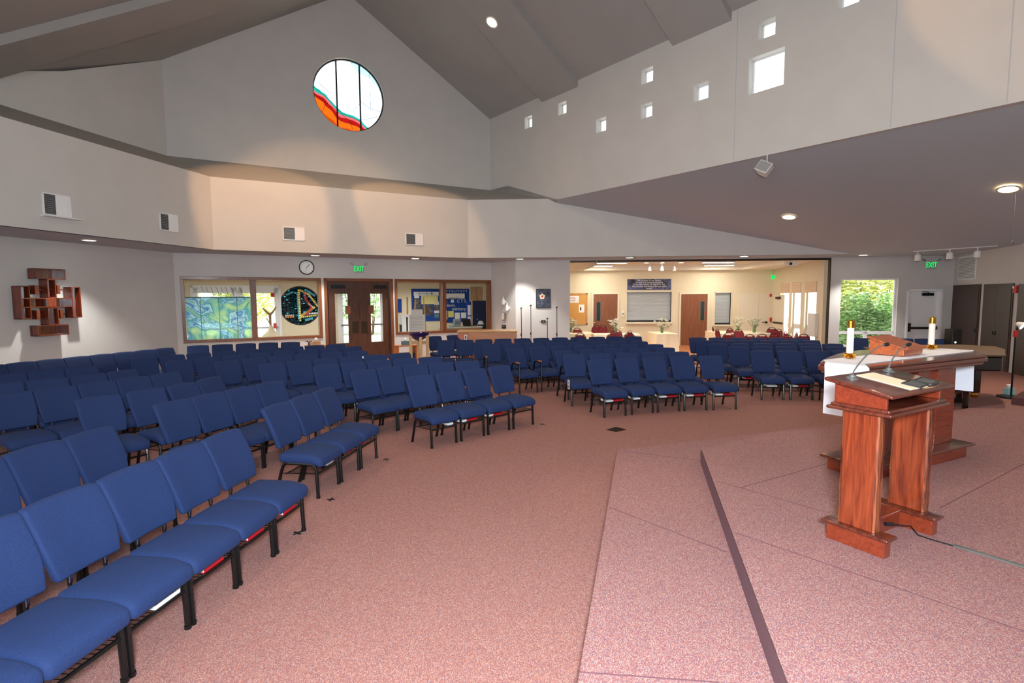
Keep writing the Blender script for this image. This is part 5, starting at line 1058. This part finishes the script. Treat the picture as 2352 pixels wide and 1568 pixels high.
# ---------------------------------------------------------------- hall beyond the opening
HY=23.4
hx0,hx1=.75,11.42
HB=Plane((0,HY),(1,0),(0,1)); hp=lambda x,y:HB.px(x,y)
def hrect(x0,y0,x1,y1): a0,z1=hp(x0,y0); a1,z0=hp(x1,y1); return a0,a1,z0,z1
sh=[hrect(1440,671,1541,739),hrect(1643,672,1677,745)]
polywall('wall_hall_back',HB,rect(hx0-.2,0,hx1+.3,3.9),[rect(a0,z0,a1,z1) for a0,a1,z0,z1 in sh],.2,'cream_paint')
hr=W5.P(-.12,0,.27); HR=Plane((hx1,HY),(hr.x-hx1,hr.y-HY),(-(hr.y-HY),(hr.x-hx1)))
HL_=(Vector((hr.x-hx1,hr.y-HY))).length
wins=[]
for x0,x1 in ((1792,1812),(1818,1839),(1848,1875)):
    a0,_=HR.px(x0,700); a1,_=HR.px(x1,700); wins.append((a0,a1))
wz1=HR.px(1860,646)[1]; wzt=2.3
polywall('wall_hall_right',HR,rect(0,0,HL_,3.9),[rect(a0,.35,a1,wz1) for a0,a1 in wins],.25,'cream_paint')
polywall('wall_hall_left',Plane((hx0,19.9),(0,1),(-1,0)),rect(0,0,3.6,3.9),[],.1,'cream_paint')
mb=MB(); mb.prism([(hx0-.1,HY+.1),(hx1+.2,HY+.1),(Fp.x+.2,Fp.y+.1),(D.x+.5,D.y+.1)],-.15,0.002); struct('floor_hall',mb,'hall_floor')
# ceiling with a raised tray
HC=Plane((0,0),(1,0),(0,1)); tx0,tx1=3.07,9.8; ty0,ty1=19.3,22.9
bm=bmesh.new(); outer=[(hx0-.1,HY+.1),(hx0-.1,19.75),(3.07,19.5),(3.07,22.9),(9.8,22.9),(9.8,19.1),(Fp.x+.3,18.95),(hx1+.3,HY+.1)]; hz_=lambda y:3.28+.2*max(0,min(1,(22.9-y)/3.4)); inner=[(tx0,ty0),(tx1,ty0),(tx1,ty1),(tx0,ty1)]; es=[]
for lp in (outer,):
    vs=[bm.verts.new((x,y,3.28)) for x,y in lp]; es+=[bm.edges.new((vs[i],vs[(i+1)%len(vs)])) for i in range(len(vs))]
bmesh.ops.triangle_fill(bm,edges=es)
for v_ in bm.verts: v_.co.z=hz_(v_.co.y)
me=bpy.data.meshes.new('ceiling_hall'); bm.to_mesh(me); bm.free(); me.materials.append(M['tile_white']); o=bpy.data.objects.new('ceiling_hall',me); COL.objects.link(o); o['kind']='structure'
mb=MB(); mb.add([(x,y,z) for z in (3.28,3.48) for x,y in inner],[(1,2,6,5),(2,3,7,6),(3,0,4,7),(4,5,6,7)]); struct('ceiling_hall_tray',mb,'tile_white')
mb=MB(); p=[W4.P(o0,zo),W4.P(o1,zo)]; PB(W4,mb,o0,o1,zo-.07,zo,-.12,.01); struct('trim_10',mb,'dark_bronze')
mb=MB(); PB(W4,mb,o1-.03,o1,0,zo,-.14,.012); struct('trim_11',mb,'dark_bronze')
# folding partition stacked at the right side of the opening
def roll(i,lab):
    a0,a1,z0,z1=sh[i]; t=on(HB,'roller_shutter',lab,'shutter',(a0+a1)/2,z0); w=(a1-a0)/2; h=z1-z0; mb=MB(); n=int(h/.055)
    for j in range(n): z=.06+(h-.06)*j/n; mb.add([(-w,.1,z),(w,.1,z),(w,.09,z+.027),(-w,.09,z+.027),(w,.1,z+.055),(-w,.1,z+.055)],[(0,1,2,3),(3,2,4,5)])
    obj('shutter_slats',mb,'shutter',t); mb=MB(); mb.box(-w,w,.06,.11,0,.07); obj('bottom_bar',mb,'black_metal',t); mb=MB(); mb.box(-w-.06,w+.06,-.14,.06,-.07,-.01); obj('sill_shelf',mb,'cream_trim',t)
    mb=MB(); mb.box(-w-.03,-w,-.02,.1,0,h+.05); mb.box(w,w+.03,-.02,.1,0,h+.05); mb.box(-w-.03,w+.03,-.02,.1,h,h+.05); obj('frame',mb,'cream_trim',t)
roll(0,'wide grey roller shutter over the serving hatch below the banner'); roll(1,'narrow grey roller shutter right of the second hall door')
def hdoor(n,x0,x1,lite_left,knobpx):
    a0,a1,z0,z1=hrect(x0,675.5,x1,792.7); t=sroot('door_%d'%n,HB,(a0+a1)/2,0); w=(a1-a0)/2; h=z1; mb=MB(); mb.box(-w,w,-.03,-.005,0.01,h); lf=obj('door_leaf',mb,'hall_door',t)
    mb=MB(); mb.box(-w-.07,-w,-.05,0,0,h+.07); mb.box(w,w+.07,-.05,0,0,h+.07); mb.box(-w,w,-.05,0,h,h+.07); obj('door_frame',mb,'cream_trim',t)
    x=(-w+.22) if lite_left else (w-.22); mb=MB(); mb.box(x-.08,x+.08,-.036,-.03,1.1,1.92); obj('vision_glass',mb,'door_glass_dark',lf)
    mb=MB(); mb.box(x+.08,x+.1,-.045,-.03,1.08,1.94); mb.box(x-.1,x-.08,-.04,-.03,1.08,1.94); obj('glazing_bead',mb,'chrome',lf)
    xk=(-w+.07) if lite_left else (w-.07); mb=MB(); mb.lathe([(0,0),(.03,0),(.035,.03),(.03,.06),(0,.065)],14,T=lambda p:Vector((p.x+xk,-.03-p.z,p.y+1.02))); obj('door_knob',mb,'brass',lf,True)
    mb=MB(); mb.lathe([(0,0),(.045,0),(.045,.004),(0,.004)],16,T=lambda p:Vector((p.x+xk,-.03-p.z,p.y+1.42))); obj('red_sticker',mb,'red_paint',lf)
hdoor(4,1363,1417,True,0); hdoor(5,1564,1622,False,0)
a0,a1,z0,z1=hrect(1698,675,1745,792); t=sroot('door_6',HB,(a0+a1)/2+.25,0); w=(a1-a0)/2+.28; mb=MB(); mb.box(-w,w,-.02,0,0.01,z1); lf=obj('door_leaf',mb,'cream_trim',t); mb=MB(); mb.box(.12,.128,-.024,-.02,.01,z1); obj('leaf_joint',mb,'soffit_paint',t); mb=MB(); mb.lathe([(0,0),(.05,0),(.05,.05),(0,.055)],14,T=lambda p:Vector((p.x+w-.3,-.02-p.z,p.y+1.0))); mb.box(w-.5,w-.3,-.08,-.06,.985,1.015); obj('lever_handle',mb,'black_metal',lf)
a_,z_=HR.px(1776,725); 
t=sroot('door_7',HR,.75,0); mb=MB(); mb.box(-.5,.5,-.02,0,0.01,2.2); lf=obj('door_leaf',mb,'cream_trim',t); mb=MB(); mb.box(-.45,.4,-.08,-.02,.98,1.04); obj('panic_bar',mb,'dark_bronze',lf); mb=MB(); mb.box(-.2,.15,-.1,-.02,2.02,2.12); obj('door_closer',mb,'dark_bronze',lf)
for i,(a0,a1) in enumerate(wins):
    t=sroot('window_%d'%(15+i),HR,(a0+a1)/2,.35); w=(a1-a0)/2; h=wz1-.35; mb=MB(); k=.05; mb.box(-w,-w+k,.1,.16,0,h); mb.box(w-k,w,.1,.16,0,h); mb.box(-w,w,.1,.16,0,k); mb.box(-w,w,.1,.16,h-k,h); mb.box(-w,w,.1,.16,.5,.68); obj('window_frame',mb,'white_paint',t)
    mb=MB(); mb.box(-w+k,w-k,.128,.133,.68,h-k); obj('glass_pane',mb,'glass',t); mb=MB(); mb.box(-w+k,w-k,.128,.133,k,.5); obj('glass_pane',mb,'glass',t)
    t2=on(HR,'window_shade','folded cream fabric shade at the top of the %s hall window'%('far','middle','near')[i],'shade',(a0+a1)/2,wz1-.0,0,'shades of the hall windows'); mb=MB()
    for j in range(4): mb.rbox(-w+.01,w-.01,-.03,.03,-.12-.1*j,-.01-.1*j,.02,n=2)
    obj('fabric_folds',mb,'shade',t2)
# wall things in the hall
a0,a1,z0,z1=hrect(1309,673,1349,745); a0-=.9; t=on(HB,'cork_board','orange cork notice board on the hall wall left of the first door','notice board',(a0+a1)/2,(z0+z1)/2); w=(a1-a0)/2; h=(z1-z0)/2; mb=MB(); mb.box(-w,w,-.02,0,-h,h); obj('cork_sheet',mb,'cork',t); mb=MB(); mb.box(w-.06,w,-.04,0,-h,h); mb.box(-w,w,-.04,0,h-.06,h); mb.box(-w,w,-.04,0,-h,-h+.06); mb.box(-w,-w+.06,-.04,0,-h,h); obj('frame',mb,'oak',t)
sheet(t,w-.95,w-.38,h-.42,h-.12,'paper','notice_sheet',-.024); sheet(t,w-.38,w-.14,h-.85,h-.5,'paper','notice_sheet',-.024); mb=MB(); mb.box(w-.8,w-.55,-.032,-.028,h-.34,h-.32); mb.box(w-.8,w-.55,-.032,-.028,h-.22,h-.2); mb.box(w-.8,w-.78,-.032,-.028,h-.34,h-.2); mb.box(w-.57,w-.55,-.032,-.028,h-.34,h-.2); obj('red_outline',mb,'mask_red',t); mb=MB(); mb.box(w-.33,w-.27,-.032,-.028,h-.75,h-.62); obj('print_block',mb,'text_dark',t)
a0,a1,z0,z1=hrect(1441,641,1541,665.5); t=on(HB,'hall_banner','dark blue banner with white script lines over the serving hatch','banner',(a0+a1)/2,(z0+z1)/2); w=(a1-a0)/2; h=(z1-z0)/2; mb=MB(); mb.box(-w,w,-.02,0,-h,h); obj('banner_cloth',mb,'banner_cloth',t)
for i,s in enumerate(('We conquer of our Saviour','he back and everywhere asked','From everywhere of, way of he lost','And you the row where, last put saved','Amen.')): text('banner_lettering',s,'text_white',.095,lambda p,i=i:Vector((p.x,-.024-p.z,p.y+h-.06-i*(2*h-.08)/4.6)),t)
a_,z_=hp(1430,722); t=on(HB,'soap_dispenser','white wall dispenser between the first hall door and hatch','dispenser',a_,z_); mb=MB(); mb.rbox(-.055,.055,-.1,0,-.12,.14,.03); obj('body',mb,'white_plastic',t,True); mb=MB(); mb.box(-.02,.02,-.105,-.1,.0,.06); obj('window_slot',mb,'text_dark',t)
a_,z_=hp(1781,634); t=on(HR,'exit_sign','green EXIT sign seen edge on in the hall corner','exit sign',.25,z_-.05,.05); mb=MB(); mb.box(-.02,.02,-.1,0,-.08,.08); obj('face_panel',mb,'exit_green',t)
for y,w_,n in ((734,.1,'lower'),(678,.06,'upper')): t=on(HB,'fire_pull_box','red pull box near the hall corner, '+n,'alarm',hp(1772,y)[0]-.05,hp(1772,y)[1]); mb=MB(); mb.rbox(-.04,.04,-.06,0,-w_,w_,.01); obj('box',mb,'red_paint',t)
a_,z_=HR.px(1890,752); t=on(HR,'wall_locker','white narrow wall cabinet on the hall side wall by the opening','cabinet',HL_-.55,1.0); mb=MB(); mb.rbox(-.28,.28,-.12,0,-.35,.5,.02); obj('case',mb,'white_plastic',t)
# hall ceiling fixtures
for i,(x,y) in enumerate(((1373,610.8),(1403,602.8),(1649,607.6),(1646,600.3))):
    z=3.6; r=ray(x,y); t_=(z-H)/r[2]; X,Y=r[0]*t_,r[1]*t_; Y=[22.3,20.4,22.3,20.4][i]; X=(x-1176)/F*Y*1.0
    t=thing('ceiling_tube_light','rectangular fluorescent light in the hall ceiling tray, %s %s'%(('left','right')[i//2],('far','near')[i%2]),'ceiling light',(X,Y,3.47),0,'fluorescent lights in the hall ceiling'); mb=MB(); mb.box(-.6,.6,-.16,.16,-.05,0); obj('housing',mb,'white_paint',t); mb=MB(); mb.box(-.57,.57,-.13,.13,-.06,-.05); obj('diffuser',mb,'tube_light',t)
    l=bpy.data.lights.new('tube_lamp','AREA'); l.shape='RECTANGLE'; l.size=1.1; l.size_y=.25; l.energy=34; l.color=(1,.93,.8); lo=bpy.data.objects.new('tube_lamp',l); COL.objects.link(lo); lo.location=(X,Y,3.4)
for i,x in enumerate((1483,1519,1562)):
    Y=21.0; X=(x-1176)/F*Y; can(Vector((X,Y,3.478)),'round light in the hall tray above the hatch, '+('left','middle','right')[i],pw=35,ang=130,grp='round lights in the hall tray',r=.1)
Y=21.2; t=thing('hall_track_light','short ceiling track with three lamp heads in the hall','track light',((1519-1176)/F*Y,Y,3.478)); mb=MB(); mb.box(-.55,.55,-.015,.015,-.03,0); obj('rail',mb,'white_plastic',t)
for x in (-.48,0,.48):
    mb=MB(); mb.tube([(x,0,-.03),(x,0,-.12)],.012,6); mb.lathe([(0,-.3),(.07,-.3),(.04,-.14),(0,-.12)],14,c=(x,0)); lh=obj('lamp_head',mb,'white_plastic',t,True)
    mb=MB(); mb.lathe([(0,-.303),(.05,-.303),(.05,-.3),(0,-.3)],14,c=(x,0)); obj('lamp_face',mb,'can_warm',lh)
p=at_y(1817,606,20.2); t=thing('ceiling_projector','grey white projector hanging from the hall ceiling','projector',(p.x,20.2,p.z)); mb=MB(); mb.rbox(-.2,.2,-.16,.16,-.07,.08,.02); obj('body',mb,'white_plastic',t); mb=MB(); mb.tube([(0,0,.06),(0,0,3.28-p.z)],.025,8); obj('ceiling_mount',mb,'white_plastic',t); mb=MB(); mb.lathe([(0,0),(.05,0),(.05,.03),(0,.03)],16,T=lambda q:Vector((q.x-.1,-.16-q.z,q.y))); obj('lens',mb,'black_plastic',t)
# tables, cloths, flowers, red chairs
def hall_table(x,y,w,d,lab,clab,round_=False,flower=True,fl='',drop=.72):
    t=thing('folding_table',lab,'table',(x,y,0)); mb=MB(); 
    (mb.lathe([(0,.71),(w,.71),(w,.74),(0,.74)],36) if round_ else mb.box(-w,w,-d,d,.71,.74)); obj('tabletop',mb,'oak',t)
    for sx in (-1,1):
        for sy in (-1,1): mb=MB(); mb.tube([(sx*w*.6,sy*d*.6,0),(sx*w*.6,sy*d*.6,.71)],.018,6); obj('leg',mb,'black_metal',t)
    mb=MB(); N=48; vs=[];fs=[]; prof=[(1.0,.745),(1.02,.74),(1.03,.55),(1.06,.3),(1.08,.74-drop)]
    vs.append((0,0,.746))
    for k in range(N):
        a=2*PI*k/N
        if round_: bx,by=w*math.cos(a),w*math.sin(a)
        else:
            c,s=math.cos(a),math.sin(a); m_=max(abs(c)/1,abs(s)/1); bx,by=w*c/m_,d*s/m_
        for j,(f_,z) in enumerate(prof):
            rp=1+.018*j*math.sin(a*9 if round_ else a*7+j*.3)/2; vs.append((bx*f_*rp,by*f_*rp,z))
    n_=len(prof)
    for k in range(N):
        k2=(k+1)%N; fs.append((0,1+k*n_,1+k2*n_))
        for j in range(n_-1): fs.append((1+k*n_+j,1+k*n_+j+1,1+k2*n_+j+1,1+k2*n_+j))
    mb.add(vs,fs); c=obj('tablecloth',mb,'cloth_cream',None,True); c.location=(x,y,0); label(c,clab,'tablecloth')
    if flower: flowers(x,y,fl)
def flowers(x,y,fl,s=1):
    f=thing('flower_vase','glass vase of white flowers '+fl,'flowers',(x,y,.747),0,'white flowers on the hall tables'); mb=MB(); mb.lathe([(0,0),(.05,0),(.06,.1),(.05,.2),(0,.2)],14); obj('vase',mb,'green_stem',f,True); rr=random.Random(int(x*100)); mb=MB(); ms=MB()
    for i in range(26):
        a=rr.uniform(0,2*PI); r_=rr.uniform(.03,.3); z=rr.uniform(.22,.58); p=Vector((r_*math.cos(a),r_*math.sin(a),z)); ms.tube([(0,0,.12),p],.004,4)
        for j in range(7): q=Matrix.Rotation(rr.uniform(0,6),3,'Z')@Matrix.Rotation(rr.uniform(0,3),3,'X'); mb.add([p+q@Vector(v) for v in ((0,-.025,0),(.06,0,.01),(0,.025,0),(-.06,0,.01))],[(0,1,2),(0,2,3)])
    obj('blossoms',mb,'petal',f); obj('stems',ms,'green_stem',f)
hall_table(2.35,21.2,.85,.85,'round hall table at the left of the opening','cream lace cloth on the round table by the left edge of the opening',True,True,'on the round table at the left')
hall_table(3.95,20.3,.85,.38,'long hall table behind the left red chairs','cream cloth on the long table right of the round one',False,True,'on the long table behind the red chairs')
hall_table(5.85,20.7,.4,.7,'serving table below the roller shutter','cream cloth hanging to the floor on the serving table',False,True,'on the serving table below the shutter')
hall_table(8.9,20.9,.95,.9,'big hall table among the right red chairs','white cloth on the big table among the right red chairs',False,True,'on the left half of the right table')
flowers(9.35,20.5,'on the right half of the right table')
for i in range(3):
    t=thing('place_mat','white place setting sheet on the right hall table, '+('left','middle','right')[i],'place mat',(8.35+.45*i,20.2,.75),.1*i,'white sheets on the right table'); mb=MB(); mb.box(-.15,.15,-.1,.1,0,.004); obj('sheet',mb,'paper',t)
def red_proto():
    t=thing('banquet_chair','','chair'); mb=MB(); mb.rbox(-.21,.21,-.21,.2,.42,.49,.03); obj('seat',mb,'red_fabric',t,True)
    pts=[]; N=18
    for k in range(N+1):
        a=PI*k/N; pts.append((.2*math.cos(a),.66+.27*math.sin(a)**.8))
    mb=MB(); poly=[(.185,.5)]+[(x*.93,z-.02-(.05 if abs(x)<.09 else 0)) for x,z in pts]+[(-.185,.5)]
    mb.prism(poly,.0,.05,lambda p:Vector((p.x,.2+(p.y-.5)*.18+p.z,p.y))); obj('backrest',mb,'red_fabric',t)
    mb=MB(); mb.tube([(.2,.16,.44)]+[(x,.225+(z-.5)*.18,z) for x,z in pts]+[(-.2,.16,.44)],.012,6); obj('back_frame',mb,'maroon_metal',t,True)
    for sx in (-1,1):
        for y0,y1 in ((-.18,-.2),(.18,.26)): mb=MB(); mb.tube([(sx*.19,y0,.43),(sx*.2,y1,0)],.012,6); obj('leg',mb,'maroon_metal',t)
    reg(t); return t
RP=red_proto(); first=[1]
def redc(x,y,rz,lab,grp):
    if first: first.pop(); RP.location=(x,y,0); RP.rotation_euler=(0,0,rz); RP['label']=lab; RP['group']=grp; return
    dup(RP,(x,y,0),rz,lab,grp)
def redpx(px,pyt,rz,lab,grp): 
    p=at_z(px,pyt,.93); redc(p.x,p.y,rz,lab,grp)
g1='red chairs at the left hall tables'; g2='red chairs at the right hall tables'
for px,py,rz,w in ((1328,754,0,'behind the left flowers at the round table'),(1333,763.5,3.0,'nearest one in front of the round table'),(1366,747,-.4,'first of the close pair before the hall door'),(1379,748,-.6,'second of the close pair before the hall door'),(1399,760,-.9,'right of the flowers on the long table'),(1412,758.5,-.5,'right end of the long table, far side'),(1402,764.5,3.14,'nearest one in front of the long table'),(1448,762.5,2.8,'front one of the pair left of the serving table'),(1463,759,1.9,'back one of the pair left of the serving table')):
    redpx(px,py,rz,'red banquet chair with round back, '+w,g1)
for px,py,rz,w in ((1655,750,1.3,'farthest left, turned sideways'),(1665,755,1.6,'second from the left, turned sideways'),(1690,754,.4,'behind the one nearest the left corner'),(1677,763,2.6,'nearest the left corner of the table'),(1706,757,.1,'far side of the table, left half'),(1714,766,3.1,'near side, left half of the table'),(1744,765.5,3.0,'near side, left one of a touching pair'),(1766,764.5,3.25,'near side, right one of a touching pair'),(1765,752,-.9,'far right corner of the table'),(1775,756,-1.2,'beside the far right corner chair'),(1793,758,.2,'behind the near right chairs'),(1798,767,3.1,'near side, in front of its twin'),(1808,763,-1.9,'turned sideways right of the table'),(1825,761.5,1.5,'turned sideways, second from the right end'),(1838,765.5,3.0,'rightmost one of the hall')):
    redpx(px,py,rz,'red banquet chair with round back, '+w,g2)
# ---------------------------------------------------------------- outdoors
mb=MB(); mb.box(-40,45,19.6,70,-.35,-.25); 
mb=MB(); mb.prism([(-45,19),(-14,15.5),(LB.P(-4,0,.3).x,LB.P(-4,0,.3).y),(LB.P(17,0,.3).x,LB.P(17,0,.3).y),(10,27),(12.2,24),(12,19.4),(19,18.6),(45,18),(45,70),(-45,70)],-.3,-.03); struct('floor_outdoor',mb,'concrete')
def shrub(x,y,w,d,h,z0,n,m,name,lab,seed,grp=None,leaf=.09):
    rr=random.Random(seed); t=thing(name,lab,'shrub',(x,y,0),0,grp); mb=MB()
    for i in range(n):
        a=rr.uniform(0,2*PI); b=rr.uniform(-1,1); q=(rr.random())**.4; p=Vector((w*q*math.cos(a)*math.sqrt(1-b*b*.6),d*q*math.sin(a)*math.sqrt(1-b*b*.6),z0+h*(.5+.5*b)*(.85+.15*math.sin(a*5))))
        R_=Matrix.Rotation(rr.uniform(0,6.28),3,'Z')@Matrix.Rotation(rr.uniform(-1,1),3,'X'); s=leaf*rr.uniform(.6,1.4)
        mb.add([p+R_@Vector(v)*s for v in ((-.5,0,0),(0,-.28,.06),(.6,0,0),(0,.28,.06))],[(0,1,2),(0,2,3)])
    obj('foliage',mb,m,t); mb=MB()
    for i in range(5): a=i*1.3; mb.tube([(w*.25*math.cos(a),d*.25*math.sin(a),-.04),(w*.5*math.cos(a),d*.5*math.sin(a),z0+h*.6)],[.05,.015],6)
    obj('stems',mb,'bark',t)
g=W5.P((h0+h1)/2,0,2.2)
shrub(13.7,20.4,1.25,.9,2.3,.0,9000,'leaf','garden_shrub','leafy green garden shrub right outside the large window',1,leaf=.14)
shrub(16.2,24.2,2.0,1.4,4.4,.2,9000,'leaf_yellow','garden_tree','taller yellow green tree behind the shrub outside the large window',2,leaf=.2)
pass
q=LB.P((e0+e1)/2-.6,0,9); shrub(q.x,q.y,3.4,2.0,4.2,.9,7000,'leaf_yellow','lawn_tree','yellow green tree seen through the white lobby doors',3,leaf=.22)
q=LB.P(1.0,0,9); shrub(q.x+7.0,q.y+4.0,3.4,2.0,4.0,.9,5000,'leaf','lawn_tree','green tree seen through the brown double doors',4,leaf=.22)
# ---------------------------------------------------------------- lights, world, camera
def area(loc,rot,sx,sy,e,c=(1,1,1)):
    l=bpy.data.lights.new('flash_fill_light','AREA'); l.shape='RECTANGLE'; l.size=sx; l.size_y=sy; l.energy=e; l.color=c; o=bpy.data.objects.new('flash_fill_light',l); COL.objects.link(o); o.location=loc; o.rotation_euler=rot; return o
# photographer's soft flash on a stand beside the camera
fl=area((.1,-.35,2.5),(math.radians(76),0,0),.55,.45,FLASH,(.8,.91,1))
area((-1.0,-1.2,4.2),(math.radians(180-30),0,0),1.2,1.2,BOUNCE,(1,.96,.92))  # unseen upward fill lamp, added only to brighten the ceiling and walls
def spot(p,q,e,ang,c,blend=.35,rad=.05):
    l=bpy.data.lights.new('roof_spot','SPOT'); l.energy=e; l.spot_size=math.radians(ang); l.spot_blend=blend; l.color=c; l.shadow_soft_size=rad
    o=bpy.data.objects.new('roof_spot',l); COL.objects.link(o); o.location=p; o.rotation_euler=(Vector(q)-Vector(p)).to_track_quat('-Z','Y').to_euler(); return o
WARM=(1,.55,.26)
for (px_,py_,sd),tgt,e,an in (((560,-160,-1),Bq.P(1.2,5.0,-.0),ORG,34),((700,-120,-1),Bq.P(5.6,5.0),ORG,30),((900,-160,1),Br.P(1.2,4.9),ORG,34),((1500,-160,1),R.P(17.0,5.9),ORG*.8,26),((640,-160,-1),Bq.P(3.0,4.2),ORG*.5,60)):
    sp_=roofpt(px_,py_,.25,sd); spot(sp_,tgt,e,an,WARM)
al_=at_z(2040,812,AZ); spot((al_.x-.5,al_.y+1.0,6.5),al_,230,32,(1,.84,.62),.7)
sp_=at_z(1440,1110,T1); spot((sp_.x+.6,sp_.y-.3,8.0),sp_,260,17,(1,.62,.36),.9)
w=bpy.data.worlds.new('sky'); bpy.context.scene.world=w; w.use_nodes=True; nt=w.node_tree; bgn=nt.nodes['Background']; bgn.inputs[0].default_value=(.92,.96,1,1); bgn.inputs[1].default_value=SKY
l=bpy.data.lights.new('sun','SUN'); l.energy=SUN; l.angle=.02; l.color=(1,.95,.85); o=bpy.data.objects.new('sun',l); COL.objects.link(o); o.rotation_euler=Vector((-.5,.5,-.9)).to_track_quat('-Z','Y').to_euler()
cd=bpy.data.cameras.new('camera'); cam=bpy.data.objects.new('camera',cd); COL.objects.link(cam); cd.sensor_width=36; cd.sensor_fit='HORIZONTAL'; cd.lens=F/2352*36; cd.clip_end=300; cd.clip_start=.05
cam.location=(0,0,H)
c,s=math.cos(PIT),math.sin(PIT); fw=Vector((0,c,-s)); dn=Vector((0,-s,-c)); xr=Vector((1,0,0)); cr,sr=math.cos(RO),math.sin(RO)
xi=xr*cr+dn*sr; yi=dn*cr-xr*sr
cam.matrix_world=Matrix((( xi.x,-yi.x,-fw.x,0),(xi.y,-yi.y,-fw.y,0),(xi.z,-yi.z,-fw.z,H),(0,0,0,1)))
sc=bpy.context.scene; sc.camera=cam
sc.view_settings.view_transform='Standard'; sc.view_settings.look='None'; sc.view_settings.gamma=1; sc.view_settings.use_curve_mapping=False; sc.view_settings.exposure=EXPO
